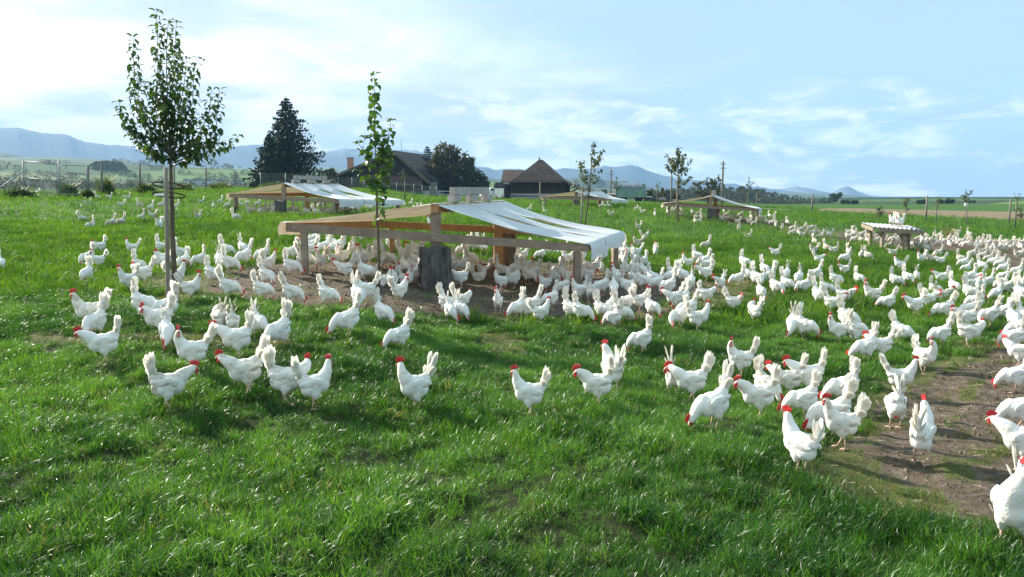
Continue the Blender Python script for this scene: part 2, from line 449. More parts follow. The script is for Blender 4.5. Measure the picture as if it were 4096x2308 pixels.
mountain("wooded_foothills", 1500, [(-900,640),(-200,640),(0,618),(60,625),(180,650),(260,640),(330,655),(420,650),(500,640),(560,660),(700,678),(800,690),(900,695),(1000,690),(1300,704),(1800,712),(2250,720),(2330,706),(2420,734-20),(2520,735),(2600,745),(2680,790),(2760,840),(4400,880)], 300, pmat("dark_woods", (.018, .035, .018), (.055, .08, .035), .03, .95, .8, bdist=4), 1.5, 5)

# ------------------------------------------------------------------ sky haze
hz = MB(); hz.box((0, 2180, 38), (13000, 4700, 440))
hm = bpy.data.materials.new("haze_air"); hm.use_nodes = True
hn, hl = hm.node_tree.nodes, hm.node_tree.links; hn.clear()
ho = hn.new('ShaderNodeOutputMaterial'); hv = hn.new('ShaderNodeVolumePrincipled')
hv.inputs['Density'].default_value = HAZE = 0.00022
hv.inputs['Color'].default_value = (.38, .66, 1.0, 1)
hl.new(hv.outputs[0], ho.inputs['Volume'])
h = obj("haze", hz.mesh("haze", hm)); h['kind'] = 'stuff'; h['label'] = 'pale blue haze in front of the far hills'; 

# ------------------------------------------------------------------ grass
gl_near = leafmat("grass_blade", (.024, .090, .011), (.098, .225, .036), .36, .38, .48)
gl_far = leafmat("grass_blade_far", (.034, .100, .012), (.105, .215, .032), .36, .58, .28)
gl_dry = leafmat("grass_blade_worn", (.075, .105, .022), (.16, .165, .05), .3, .4, .4)
for _gm in (gl_near, gl_far):
    _n, _l = _gm.node_tree.nodes, _gm.node_tree.links
    _a = _n.new('ShaderNodeAttribute'); _a.attribute_type = 'INSTANCER'; _a.attribute_name = 'tint'
    _r = next(k for k in _n if k.type == 'VALTORGB')
    for _k in list(_r.inputs[0].links): _l.remove(_k)
    _l.new(_a.outputs['Fac'], _r.inputs[0])
def tuft(name, m, nb, rad, L, w, lean, seed, segs=3):
    rr = random.Random(seed); mb = MB()
    for _ in range(nb):
        a = rr.uniform(0, 2 * PI); r = rad * math.sqrt(rr.random())
        p = Vector((r * math.cos(a), r * math.sin(a), -.012))
        h = rr.uniform(0, 2 * PI); ln = L * rr.uniform(.55, 1.25); ww = w * rr.uniform(.7, 1.3)
        th = rr.uniform(.05, lean * .6); bend = rr.uniform(.3, 1.0) * lean
        side = Vector((-math.sin(h), math.cos(h), 0)); vs = []
        tw = rr.uniform(-.5, .5)
        for k in range(segs + 1):
            s = k / segs
            wd = ww * (1 - s * .55) if k < segs else 0
            sd2 = (side + Vector((0, 0, tw * s))).normalized()
            if k < segs: vs += [p - sd2 * wd / 2, p + sd2 * wd / 2]
            else: vs += [p]
            ang = th + bend * s * s * 1.3
            p = p + Vector((math.sin(ang) * math.cos(h), math.sin(ang) * math.sin(h), math.cos(ang))) * ln / segs
        fs = [(2*k, 2*k+1, 2*k+3, 2*k+2) for k in range(segs - 1)] + [(2*segs-2, 2*segs-1, 2*segs)]
        mb.add(vs, fs)
    me = bpy.data.meshes.new(name); me.from_pydata(mb.v, [], mb.f); me.materials.append(m)
    me.polygons.foreach_set('use_smooth', [True] * len(me.polygons))
    return bpy.data.objects.new(name, me)
tuft_col = bpy.data.collections.new("tufts")
_t = []
for i in range(4): _t.append(tuft("tuft_a%d" % i, gl_near, 36, .062, .086, .0042, 1.6, i))
for i in range(3): _t.append(tuft("tuft_b%d" % i, gl_far, 34, .20, .135, .012, 1.15, 20 + i, 2))
for i in range(2): _t.append(tuft("tuft_c%d" % i, gl_far, 34, .42, .13, .022, 1.0, 30 + i, 2))
for i in range(2): _t.append(tuft("tuft_d%d" % i, gl_dry, 20, .08, .05, .005, 1.3, 40 + i, 2))
for o in _t: tuft_col.objects.link(o)          # collection order is alphabetical by name

def scatter(n, d0, d1, umax):
    d = np.sqrt(rng.uniform(d0 * d0, d1 * d1, n)); u = rng.uniform(-umax, umax, n)
    return u * (d + 1.0), d
pts, scl, rot, var, tint = [], [], [], [], []
def sow(n, d0, d1, umax, vlo, vhi, smin, smax):
    x, y = scatter(n, d0, d1, umax)
    d = dirt_at(x, y)
    if d0 > 20: d = np.maximum(d, inpoly(x, y, STUB))
    clump = vnoise(x, y, .9) * .40 + vnoise(x + 9, y - 4, 2.3) * .35 + vnoise(y, x + 3, 5.3) * .35
    r = rng.random(n)
    keep = np.where(d > .8, r < .03 + .10 * (vnoise(x, y, 2.6) > .45), np.where(d > .3, r < .36 + .25 * vnoise(x, y, 3.3), r < .78 + .5 * clump))
    x, y, d, clump = x[keep], y[keep], d[keep], clump[keep]
    z = ground(x, y); k = len(x)
    s = rng.uniform(smin, smax, k) * (1 + .75 * clump) * np.where(d > .3, .55, 1)
    v = rng.integers(vlo, vhi + 1, k)
    worn = ((d > .3) & (rng.random(k) < .75)) | (rng.random(k) < .035)
    v = np.where(worn, rng.integers(9, 11, k), v); s = np.where(worn & (vlo >= 4), s * 1.8, s); s = np.where(worn, s * 1.5, s)
    pts.append(np.stack([x, y, z], 1)); scl.append(s); var.append(v)
    lean = .34
    tint.append(.46 + .36 * vnoise(x + 2, y, .55) + .28 * vnoise(y, x, 2.9) + rng.normal(0, .16, k))
    rot.append(np.stack([rng.normal(0, lean, k) + .15 * vnoise(x, y, 1.3), rng.normal(0, lean, k) + .2 * vnoise(y, x, 1.1), rng.uniform(0, 6.28, k)], 1))
sow(112000, 2.4, 12.5, 1.10, 0, 3, .65, 1.2)
sow(44000, 11.5, 30, .95, 4, 6, .75, 1.15)
sow(36000, 28, 95, .80, 7, 8, .75, 1.2)
pts = np.concatenate(pts); scl = np.concatenate(scl); rot = np.concatenate(rot); var = np.concatenate(var); tint = np.concatenate(tint)
me = bpy.data.meshes.new("grass"); me.vertices.add(len(pts)); me.vertices.foreach_set('co', pts.ravel().astype(np.float32))
a = me.attributes.new("scl", 'FLOAT', 'POINT'); a.data.foreach_set('value', scl.astype(np.float32))
a = me.attributes.new("tint", 'FLOAT', 'POINT'); a.data.foreach_set('value', tint.astype(np.float32))
a = me.attributes.new("var", 'INT', 'POINT'); a.data.foreach_set('value', var.astype(np.int32))
a = me.attributes.new("rotv", 'FLOAT_VECTOR', 'POINT'); a.data.foreach_set('vector', rot.ravel().astype(np.float32))
me.update()
go = obj("grass", me); go['kind'] = 'stuff'; go['label'] = 'lush glossy green pasture grass'
ng = bpy.data.node_groups.new("grass", 'GeometryNodeTree')
ng.interface.new_socket("Geometry", in_out='INPUT', socket_type='NodeSocketGeometry')
ng.interface.new_socket("Geometry", in_out='OUTPUT', socket_type='NodeSocketGeometry')
gi, gout = ng.nodes.new('NodeGroupInput'), ng.nodes.new('NodeGroupOutput')
ci = ng.nodes.new('GeometryNodeCollectionInfo'); ci.inputs['Collection'].default_value = tuft_col
ci.inputs['Separate Children'].default_value = True; ci.inputs['Reset Children'].default_value = True
iop = ng.nodes.new('GeometryNodeInstanceOnPoints'); iop.inputs['Pick Instance'].default_value = True
def nattr(nm, dt):
    k = ng.nodes.new('GeometryNodeInputNamedAttribute'); k.data_type = dt; k.inputs['Name'].default_value = nm
    return k.outputs['Attribute']
ng.links.new(gi.outputs[0], iop.inputs['Points']); ng.links.new(ci.outputs[0], iop.inputs['Instance'])
ng.links.new(nattr("var", 'INT'), iop.inputs['Instance Index']); ng.links.new(nattr("scl", 'FLOAT'), iop.inputs['Scale'])
e2r = ng.nodes.new('FunctionNodeEulerToRotation'); ng.links.new(nattr("rotv", 'FLOAT_VECTOR'), e2r.inputs[0]); ng.links.new(e2r.outputs[0], iop.inputs['Rotation'])
ng.links.new(iop.outputs[0], gout.inputs[0])
gmod = go.modifiers.new("grass", 'NODES'); gmod.node_group = ng

# clods, stones and straw lying on the bare soil
M_CLOD = pmat("soil_clod", (.065, .045, .030), (.22, .165, .115), 9, .95, .6, bdist=.01)
M_STRAW = pmat("straw_bits", (.34, .27, .16), (.52, .43, .28), 9, .8, 0)
cb = MB(); rr = random.Random(4)
for d0, d1, n_, s0, s1 in ((3.5, 9, 9000, .008, .028), (9, 20, 9000, .014, .045), (20, 45, 4000, .03, .08)):
    x, y = scatter(n_, d0, d1, .72); d = dirt_at(x, y); kp = d > .8; x, y = x[kp], y[kp]; z = ground(x, y)
    for a_, b_, c_ in zip(x, y, z):
        s_ = rr.uniform(s0, s1) * rr.uniform(.5, 1.3); q = rr.uniform(0, 6.28)
        cb.add([(a_ + s_ * math.cos(q + t) * rr.uniform(.7, 1.2), b_ + s_ * math.sin(q + t) * rr.uniform(.7, 1.2), c_ - s_ * .15) for t in (0, 1.57, 3.14, 4.71)] + [(a_ + s_ * rr.uniform(-.3, .3), b_ + s_ * rr.uniform(-.3, .3), c_ + s_ * rr.uniform(.35, .8))], [(0, 1, 4), (1, 2, 4), (2, 3, 4), (3, 0, 4)])
o = obj("soil_clods", cb.mesh("soil_clods", M_CLOD)); o['kind'] = 'stuff'; o['label'] = 'loose clods on the scratched bare earth'
sb = MB()
x, y = scatter(9000, 3.5, 26, .72); d = dirt_at(x, y); kp = d > .3; x, y = x[kp], y[kp]; z = ground(x, y)
for a_, b_, c_ in zip(x, y, z):
    if rr.random() < .45: continue
    q = rr.uniform(0, 6.28); L = rr.uniform(.02, .07) * (1 + b_ / 20); w = .0025 * (1 + b_ / 12); u = Vector((math.cos(q), math.sin(q), rr.uniform(-.1, .25))) * L; v = Vector((-math.sin(q), math.cos(q), 0)) * w; p = Vector((a_, b_, c_ + .008))
    sb.add([p - u - v, p - u + v, p + u + v, p + u - v], [(0, 1, 2, 3)])
o = obj("straw", sb.mesh("straw", M_STRAW)); o['kind'] = 'stuff'; o['label'] = 'bits of straw and dead grass on the worn ground'
# ------------------------------------------------------------------ timber, cloth, bark
M_WOOD = pmat("weathered_pine", (.21, .155, .115), (.35, .275, .205), 5, .8, .35, (1, 1, 1), lo=.3, hi=.7, bdist=.006)
M_WOODN = pmat("raw_pine", (.34, .18, .075), (.50, .29, .13), 6, .75, .3, lo=.3, hi=.7, bdist=.005)
M_GREYW = pmat("grey_timber", (.26, .235, .215), (.42, .39, .36), 7, .85, .4, lo=.3, hi=.7, bdist=.006)
M_CHAR = pmat("charred_bark", (.028, .026, .025), (.19, .175, .16), 9, .9, 1.0, (1, 1, .35), lo=.3, hi=.75, bdist=.03)
M_BARK = pmat("brown_log_bark", (.10, .065, .045), (.27, .20, .15), 9, .9, 1.0, (1, 1, .25), lo=.3, hi=.7, bdist=.03)
M_CUT = pmat("cut_log_face", (.05, .045, .04), (.12, .105, .09), 14, .9, .4)
M_BOLT = pmat("steel_bolt", (.45, .45, .45), (.6, .6, .6), 20, .35, 0, metal=.8)
def cloth_material():
    m, n, l, b = material("shelter_tarp"); out = n['Material Output']
    f = _noise(n, l, 'Object', 1.3, 5, (1, .6, 1)); c = _ramp(n, l, f, [(.35, (.87, .885, .90)), (.75, (.78, .79, .80))])
    l.new(c, b.inputs['Base Color']); b.inputs['Roughness'].default_value = .55; b.inputs['Specular IOR Level'].default_value = .35
    _bump(n, l, b, _noise(n, l, 'Object', 5, 5, (.5, 2, 1)), .25, .03)
    tr = n.new('ShaderNodeBsdfTranslucent'); l.new(_ramp(n, l, _noise(n, l, 'Object', 2.2, 6, (.5, 3, 1)), [(.3, (.33, .245, .14)), (.5, (.47, .37, .23)), (.7, (.62, .52, .36))]), tr.inputs['Color'])
    ms = n.new('ShaderNodeMixShader'); ms.inputs[0].default_value = .25
    l.new(b.outputs[0], ms.inputs[1]); l.new(tr.outputs[0], ms.inputs[2]); l.new(ms.outputs[0], out.inputs['Surface'])
    return m
M_TARP = cloth_material()

def lerp(a, b, t): return a + (b - a) * t

def log_block(label, px, py, D, dia, h, m, cat="log", seed=0, group=None, pos=None):
    p = pos if pos is not None else G(px, py)
    if pos is None and D: p = P(px, py, D); p.z = gz(p.x, p.y)
    rr = random.Random(seed); root = thing("log", label, cat, (p.x, p.y, p.z), rr.uniform(0, 6), group)
    mb = MB(); n = 28; prof = [rr.uniform(.90, 1.08) for _ in range(n)]
    vs = []; rows = 12
    for j in range(rows + 1):
        s = j / rows; z = -.05 + s * (h + .05)
        for i in range(n):
            a = 2 * PI * i / n; r = dia / 2 * prof[i] * (1.10 - .12 * s) * (1 + .035 * math.sin(9 * a + 3 * s) * math.sin(5 * s + i)) + rr.uniform(-.006, .006)
            vs.append((r * math.cos(a), r * math.sin(a), z + (.02 * math.sin(3 * a) if j == rows else 0)))
    mb.add(vs, [(j*n+i, j*n+(i+1) % n, (j+1)*n+(i+1) % n, (j+1)*n+i) for j in range(rows) for i in range(n)])
    part("bark", mb, m, root, True)
    tp = MB(); top = [(x * .985, y * .985, z + .002) for x, y, z in vs[-n:]]
    tp.add(top + [(0, 0, h)], [(i, (i+1) % n, n) for i in range(n)]); part("cut_face", tp, M_CUT, root)
    for k in range(3):                                            # bark slabs peeling away
        fl = MB()
        a = rr.uniform(2.6, 4.6); z0 = rr.uniform(.1, .5) * h; w = rr.uniform(.06, .12)
        fl.box((dia * .53 * math.cos(a), dia * .53 * math.sin(a), z0 + h * .2), (.02, w, h * rr.uniform(.25, .5)), Euler((rr.uniform(-.1, .1), rr.uniform(-.15, .15), a)).to_matrix()); part("bark_flake", fl, m, root)
    return root

def shelter(label, FL, FR, BL, BR, RF, RB, tt, detail=True, seed=0, rip=True):
    """low gabled shade roof: rail frame on posts, ridge timber, cloth in strips"""
    rr = random.Random(seed)
    c0 = (FL + FR + BL + BR) / 4; base = Vector((c0.x, c0.y, gz(c0.x, c0.y)))
    root = thing("shade_shelter", label, "shelter", base, 0, "tarp covered shade shelters on the pasture")
    L_ = lambda v: v - base
    def beam(name, a, b, w, h, m, up=(0, 0, 1)):
        mb = MB(); mb.bar(L_(a), L_(b), w, h, up); return part(name, mb, m, root)
    fd = (FR - FL).normalized(); sdv = (BL - FL).normalized()
    th = .075; hh = .15
    dn = Vector((0, 0, hh / 2))
    beam("front_rail", FL - fd * .12 - dn, FR + fd * .10 - dn, th, hh, M_WOOD)
    beam("back_rail", BL - fd * .12 - dn, BR + fd * .10 - dn, th, hh, M_WOODN)
    o1 = sdv * .06
    beam("side_rail", FL + o1 - fd * .04 - dn, BL - o1 - fd * .04 - dn, th, hh, M_WOODN)
    beam("side_rail", FR + o1 + fd * .02 - dn, BR - o1 + fd * .02 - dn, th, hh, M_WOODN)
    beam("ridge_beam", RF - sdv * .10 - Vector((0, 0, .08)), RB + sdv * .1 - Vector((0, 0, .08)), .13, .16, M_WOODN)
    def post(c, off, m, w=.17, top=None):
        q = c + off; g = gz(q.x, q.y); mb = MB(); t = (top if top is not None else c.z - hh - .003)
        mb.bar(L_(Vector((q.x, q.y, g - .1))), L_(Vector((q.x, q.y, t))), w, w * .72, fd); return part("post", mb, m, root)
    post(FL, fd * .18, M_WOOD); post(FR, -fd * .12, M_WOOD); post(BL, fd * .18, M_WOODN); post(BR, -fd * .05, M_WOOD)
    mf = FL + fd * (RF - FL).dot(fd); mb_ = BL + fd * (RB - BL).dot(fd)
    for c, rtop, m, b0 in ((mf, RF, M_WOOD, mf.z - .01), (mb_, RB, M_WOODN, gz(mb_.x, mb_.y))):
        q = c + sdv * (.075 if c is mf else -.075)
        mb = MB(); mb.bar(L_(Vector((q.x, q.y, b0 - .28 if c is mf else b0))), L_(Vector((q.x, q.y, rtop.z - .163))), .075, .19, fd); part("ridge_post", mb, m, root)
    if detail:
        for c in (FL + fd * .04, FR - fd * .06, mf):
            q = c - sdv * .04 - dn; mb = MB(); mb.tube([L_(q), L_(q - sdv * .012)], [.014, .012], 8); part("bolt", mb, M_BOLT, root)
    # cloth strips over both slopes
    for side, (E0, E1) in (('r', (FR + fd * .14, BR + fd * .12)), ('l', (FL - fd * .16, BL - fd * .14))):
        cuts = [(-.03, .36), (.365, .665), (.67, 1.04)] if rip else [(-.03, .5), (.505, 1.04)]
        for si, (v0, v1) in enumerate(cuts):
            nu, nv, ns = 26, 10, 6; V = []; F_ = []
            sk = .24 if side == 'r' else .20
            for j in range(nv + 1):
                for i in range(nu + ns + 1):
                    s = min(1, i / nu)
                    pinch = (.042 if side == 'r' else .03) * math.sin(PI * min(1, max(0, (s - .22) / .70))) ** 1.2 if rip else .01
                    a0 = v0 + (pinch if si > 0 else 0); a1 = v1 - (pinch if si < len(cuts) - 1 else 0)
                    v = a0 + (a1 - a0) * j / nv
                    rp = lerp(RF, RB, v) + Vector((0, 0, .012)); ep = lerp(E0, E1, v) + Vector((0, 0, .012))
                    p = lerp(rp, ep, s)
                    sag = (.17 if side == 'r' else .06) * math.sin(PI * s) ** 1.0 * (1 - .45 * s)
                    mid = math.sin(PI * (j / nv))
                    p.z -= sag * (.75 + .25 * mid) + .03 * mid * math.sin(PI * s)
                    p.z += (.014 if side == 'r' else .022) * math.sin(v * 31 + s * 6 + si) * math.sin(PI * s) + .008 * math.sin(v * 57 + s * 13)
                    if i > nu:
                        t = (i - nu) / ns; drop = sk * (1 + .22 * math.sin(v * 9 + si) + .35 * math.exp(-((v + .03) / .05) ** 2))
                        out = (fd if side == 'r' else -fd)
                        wav = .035 * math.sin(v * 46 + si * 2) + .02 * math.sin(v * 83)
                        p = p + out * (.05 * math.sin(PI * .5 * min(1, t * 2)) + wav * t + .02 * t) + Vector((0, 0, -drop * t))
                    V.append(L_(p))
            w = nu + ns + 1
            F_ = [(j*w+i, j*w+i+1, (j+1)*w+i+1, (j+1)*w+i) for j in range(nv) for i in range(w - 1)]
            mb = MB(); mb.add(V, F_); part("tarp_strip", mb, M_TARP, root, True)
    # timber weights along the ridge
    rd = (RB - RF).normalized(); up = Vector((0, 0, 1))
    for t in tt:
        q = lerp(RF, RB, t) + Vector((0, 0, .02 + .065))
        mb = MB(); mb.bar(L_(q - rd * .17), L_(q + rd * .17), .15, .12); part("ridge_block", mb, M_GREYW, root)
    a, b = lerp(RF, RB, tt[0] - .02) + Vector((0, 0, .15)), lerp(RF, RB, tt[-1] - .01) + Vector((0, 0, .15))
    mb = MB(); mb.bar(L_(a + up * .075), L_(b + up * .075), .14, .145); part("weight_beam", mb, M_GREYW, root)
    return mf, mb_

def corners(fl, fr, bl, br, rf, rb):
    return [P(*q) for q in (fl, fr, bl, br, rf, rb)]
s1 = corners((1172, 893, 14.0), (2335, 975, 14.9), (1533, 884, 17.5), (2470, 928, 18.5), (1745, 815, 14.45), (2004, 803, 18.0))
mf, mbk = shelter("large nearest shade shelter with white tarp strips and grey timber blocks on its ridge", *s1, (.24, .50, .74), True, 1)
s2 = corners((928, 775, 32.2), (1350, 797, 29.9), (1215, 770, 34.6), (1596, 801, 32.5), (1140, 732, 31.2), (1345, 736, 33.7))
mf2, mbk2 = shelter("tarp shelter between the spruce and the front shelter, two-tone slopes", *s2, (.2, .5, .8), False, 2, True)
s3 = corners((2172, 786, 58), (2438, 795, 56), (2290, 784, 61), (2500, 800, 59), (2303, 765, 57), (2400, 764, 60))
mf3, mbk3 = shelter("small far shelter in front of the old barn, with holed tarp", *s3, (.3, .5, .7), False, 3, False)
s4 = corners((2664, 813, 46), (3024, 835, 44.8), (2700, 810, 49.2), (3034, 831, 48.2), (2845, 783, 45.4), (2865, 781, 48.8))
mf4, mbk4 = shelter("far shelter with tan and white tarp and a stake sapling at its left post", *s4, (.3, .5, .7), False, 4, False)
def at_ground(v, dx=0, dy=0): return Vector((v.x + dx, v.y + dy, gz(v.x + dx, v.y + dy)))
q = P(1745, 1145, mf.y - .38); log_block("thick charred log under the front rail of the nearest shelter", 0, 0, 0, .56, .76, M_CHAR, seed=1, pos=Vector((q.x, q.y, gz(q.x, q.y))), group="logs under the shelters")
log_block("brown split log standing under the rear of the nearest shelter", 0, 0, 0, .50, .86, M_BARK, seed=2, pos=at_ground(mbk, .12, .32), group="logs under the shelters")
for (a, b_), (la, lb) in (((mf2, mbk2), ("dark log under the front rail of the spruce side shelter", "rear log of the shelter near the spruce, close to its white tarp edge")),
                          ((mf3, mbk3), ("grey front log of the small shelter before the old barn", "reddish rear log of the small shelter before the old barn")),
                          ((mf4, mbk4), ("black front log of the shelter with the stake sapling", "brown rear log of the shelter with the stake sapling"))):
    h1 = max(.35, a.z - .16 - gz(a.x, a.y - .33)); h2 = max(.35, b_.z - .16 - gz(b_.x, b_.y + .33))
    log_block(la, 0, 0, 0, .46, h1, M_CHAR, seed=3, pos=at_ground(a, 0, -.33), group="logs under the shelters")
    log_block(lb, 0, 0, 0, .46, h2, M_BARK, seed=4, pos=at_ground(b_, .1, .33), group="logs under the shelters")
# bedding heaps scratched up under the nearest shelter
M_BED = pmat("dug_bedding", (.13, .085, .05), (.27, .18, .105), 10, .95, .9, bdist=.04)
for px, py, w, lab in ((1960, 1095, .9, "wide brown heap of scratched bedding before the rear log"), (2140, 1120, .6, "low brown bedding mound right of the rear log"), (1640, 1088, .6, "bedding mound behind the charred log, left side")):
    p = G(px, py); mb = MB(); n = 18; vs = []
    for j in range(7):
        s = j / 6
        for i in range(n):
            a = 2 * PI * i / n; r = w * (1 - s * .95) * (.85 + .2 * math.sin(3 * a + px)); vs.append((r * math.cos(a), r * .7 * math.sin(a), .20 * w * 1.3 * math.sin(s * PI / 2) - .03 + .02 * math.sin(a * 7 + s * 9)))
    mb.add(vs, [(j*n+i, j*n+(i+1) % n, (j+1)*n+(i+1) % n, (j+1)*n+i) for j in range(6) for i in range(n)] + [tuple(range(6*n, 7*n))])
    o = obj("bedding_heap", mb.mesh("bedding_heap", M_BED, True), None, p); tag(o, lab, "soil heap", "bedding heaps under the shelter")

# ------------------------------------------------------------------ low tin roofed hut
M_TIN = pmat("corrugated_roof", (.30, .30, .33), (.46, .46, .49), 5, .6, .2, bdist=.01)
hb = P(3625, 985, 31.0); hb.z = gz(hb.x, hb.y)
hut = thing("tin_roofed_hut", "low open hut with corrugated roof and hens perched on top", "hut", hb)
h_rel = lambda px, py, D: P(px, py, D) - hb
rA, rB, rC, rD = h_rel(3447, 890, 31.7), h_rel(3497, 908, 29.8), h_rel(3695, 921, 29.6), h_rel(3640, 903, 31.6)   # left far, left near, right near, right far
mb = MB(); nv_, nu_ = 62, 4; V = []
for i in range(nv_ + 1):
    t = i / nv_; wv = .022 * math.sin(t * 2 * PI * 11)
    for j in range(nu_ + 1):
        s = j / nu_; p = lerp(lerp(rA, rB, s), lerp(rD, rC, s), t); V.append(p + Vector((0, 0, wv)))
mb.add(V, [(i*(nu_+1)+j, i*(nu_+1)+j+1, (i+1)*(nu_+1)+j+1, (i+1)*(nu_+1)+j) for i in range(nv_) for j in range(nu_)])
rf_ = part("roof", mb, M_TIN, hut)
sol = rf_.modifiers.new("t", 'SOLIDIFY'); sol.thickness = .008
zo = Vector((0, 0, .10))
for nm, a, b in (("front_beam", lerp(rB, rC, .10), lerp(rB, rC, .99)), ("back_beam", lerp(rA, rD, .02), lerp(rA, rD, .98)), ("side_beam", lerp(rA, rB, .05), lerp(rA, rB, .97)), ("side_beam", lerp(rD, rC, .05), lerp(rD, rC, .97))):
    mb = MB(); mb.bar(a - zo, b - zo, .07, .13); part(nm, mb, M_WOOD, hut)
for t, s in ((.18, .06), (.20, .92), (.62, .92), (.90, .30)):
    p = lerp(lerp(rA, rB, s), lerp(rD, rC, s), t); g = gz(p.x + hb.x, p.y + hb.y) - hb.z
    mb = MB(); mb.bar(Vector((p.x, p.y, g - .06)), p - Vector((0, 0, .17)), .16, .10, (1, 0, 0)); part("post", mb, M_WOOD, hut)
    mb = MB(); k = .28 if t > .8 else .2; mb.bar(Vector((p.x - k, p.y, p.z - .16)), Vector((p.x, p.y, p.z - .42)), .06, .05); part("brace", mb, M_WOOD, hut)
HUT_ROOF = lambda t, s: hb + lerp(lerp(rA, rB, s), lerp(rD, rC, s), t) + Vector((0, 0, .022))

# ------------------------------------------------------------------ gate and fences
M_STEEL = pmat("galvanised_steel", (.19, .21, .225), (.32, .345, .36), 12, .5, .1, metal=.35)
M_POSTW = pmat("fence_post_wood", (.13, .115, .10), (.26, .235, .20), 9, .9, .4, (1, 1, .3))
M_WIRE = pmat("fence_wire", (.30, .32, .33), (.40, .42, .43), 9, .5, 0, metal=.4)
gp = thing("wire_gate", "galvanised wire mesh gate, two leaves between steel posts", "gate", P(235, 778, 46.5))
gb = Vector(gp.location)
def gpt(px, py, D): return P(px, py, D) - gb
def leaf(x0, x1, yt0, yt1, yb0, yb1, D0, D1, rails, nm):
    a0, a1, b0, b1 = gpt(x0, yb0, D0), gpt(x0, yt0, D0), gpt(x1, yb1, D1), gpt(x1, yt1, D1)
    mb = MB(); mb.tube([a0, a1], [.025] * 2, 8); mb.tube([b0, b1], [.025] * 2, 8); mb.tube([a1, b1], [.022] * 2, 8); mb.tube([a0, b0], [.022] * 2, 8)
    for t in rails: mb.tube([lerp(a0, a1, t), lerp(b0, b1, t)], [.018] * 2, 6)
    part(nm, mb, M_STEEL, gp, True)
    w = MB()
    for k in range(1, 14): w.tube([lerp(a0, b0, k / 14), lerp(a1, b1, k / 14)], [.0035] * 2, 4)
    for k in range(1, 9): w.tube([lerp(a0, a1, k / 9), lerp(b0, b1, k / 9)], [.0035] * 2, 4)
    part("wire_mesh", w, M_WIRE, gp, False, 'stuff')
leaf(101, 228, 645, 656, 763, 776, 46.3, 45.8, (.45,), "gate_leaf")
leaf(243, 347, 660, 664, 777, 776, 45.8, 47.0, (.45, .72), "gate_leaf")
for px, yt, yb, D in ((93, 641, 766, 46.3), (235, 640, 780, 45.7), (350, 661, 780, 47.1)):
    a = P(px, yb, D); a.z = min(a.z, gz(a.x, a.y)) - .05; mb = MB(); mb.tube([a - gb, gpt(px, yt, D)], [.04] * 2, 10); part("gate_post", mb, M_STEEL, gp, True)
mb = MB(); mb.tube([gpt(-60, 790, 46), gpt(92, 688, 46.3)], [.03] * 2, 8); part("diagonal_brace", mb, M_STEEL, gp, True)
mb = MB(); mb.tube([gpt(243, 683, 45.9), gpt(345, 702, 46.9)], [.02] * 2, 8); part("diagonal_brace", mb, M_STEEL, gp, True)

def fence(label, pts_, mpost, r, wires, mesh, group=None):
    """pts_: (px, y top, y foot, D) per post"""
    b = P(pts_[0][0], pts_[0][2], pts_[0][3]); root = thing("wire_fence", label, "fence", b, 0, "wire fences round the pasture"); W_ = MB(); prev = None
    for px, yt, yb, D in pts_:
        a = P(px, yb, D); a.z = gz(a.x, a.y) - .15; t = P(px, yt, D)
        mb = MB(); mb.tube([a - b, t - b], [r, r * .9], 8); part("post", mb, mpost, root, True)
        if prev is not None:
            a0, t0 = prev
            for k in range(wires + 1):
                f = .12 + .85 * k / wires; W_.tube([lerp(a0, t0, f) - b, lerp(a, t, f) - b], [.006 * D / 70] * 2, 3, False)
            n = int((a - a0).length / mesh)
            for k in range(1, n): W_.tube([lerp(lerp(a0, a, k / n), lerp(t0, t, k / n), .1) - b, lerp(lerp(a0, a, k / n), lerp(t0, t, k / n), .97) - b], [.004 * D / 70] * 2, 3, False)
        prev = (a, t)
    part("wire_mesh", W_, M_WIRE, root, False, 'stuff')
fence("wooden post and wire mesh fence from the gate towards the spruce", [(352, 662, 778, 47.2), (406, 650, 757, 52), (560, 657, 758, 57), (697, 668, 758, 63), (824, 674, 758, 69), (940, 682, 758, 75)], M_POSTW, .075, 9, .35)
fence("steel post mesh fence before the spruce and the big farmhouse", [(1042, 690, 760, 92), (1142, 692, 762, 98), (1230, 694, 764, 104), (1292, 700, 768, 110), (1353, 707, 772, 116), (1408, 709, 774, 120), (1456, 712, 776, 124), (1587, 729, 780, 128), (1655, 737, 782, 130), (1689, 740, 783, 131), (1720, 744, 784, 132), (1746, 746, 785, 133)], M_STEEL, .05, 11, .4)
M_TAPE = pmat("white_fence_tape", (.75, .75, .74), (.85, .85, .84), 5, .6, 0)
M_STAKE = pmat("pale_stake", (.17, .145, .115), (.30, .26, .21), 8, .85, .3, (1, 1, .3))
def tape_fence(label, pts_):
    b = P(*pts_[0]); root = thing("tape_fence", label, "fence", b, 0, "white tape paddock fences"); prev = None; W_ = MB()
    for px, py, D in pts_:
        t = P(px, py, D); g = gz(t.x, t.y); mb = MB(); mb.tube([Vector((t.x, t.y, g - .1)) - b, t - b], [.045, .04], 6); part("stake", mb, M_STAKE, root)
        if prev is not None:
            for dz_ in (.05, .5): W_.bar(prev - b - Vector((0, 0, dz_)), t - b - Vector((0, 0, dz_)), .01, .05)
        prev = t
    part("tape", W_, M_TAPE, root)
tape_fence("white tape paddock fence before the old barn", [(1752, 763, 118), (1840, 765, 116), (1950, 770, 114), (2035, 775, 112), (2136, 777, 110), (2260, 780, 108), (2330, 784, 107)])
tape_fence("white tape paddock fence before the green trailer and sheds", [(2440, 800, 96), (2510, 803, 96), (2580, 807, 95), (2660, 812, 94)])
tape_fence("low white tape fence on the field beyond the far shelter", [(3040, 831, 84), (3100, 834, 83), (3165, 838, 82)])

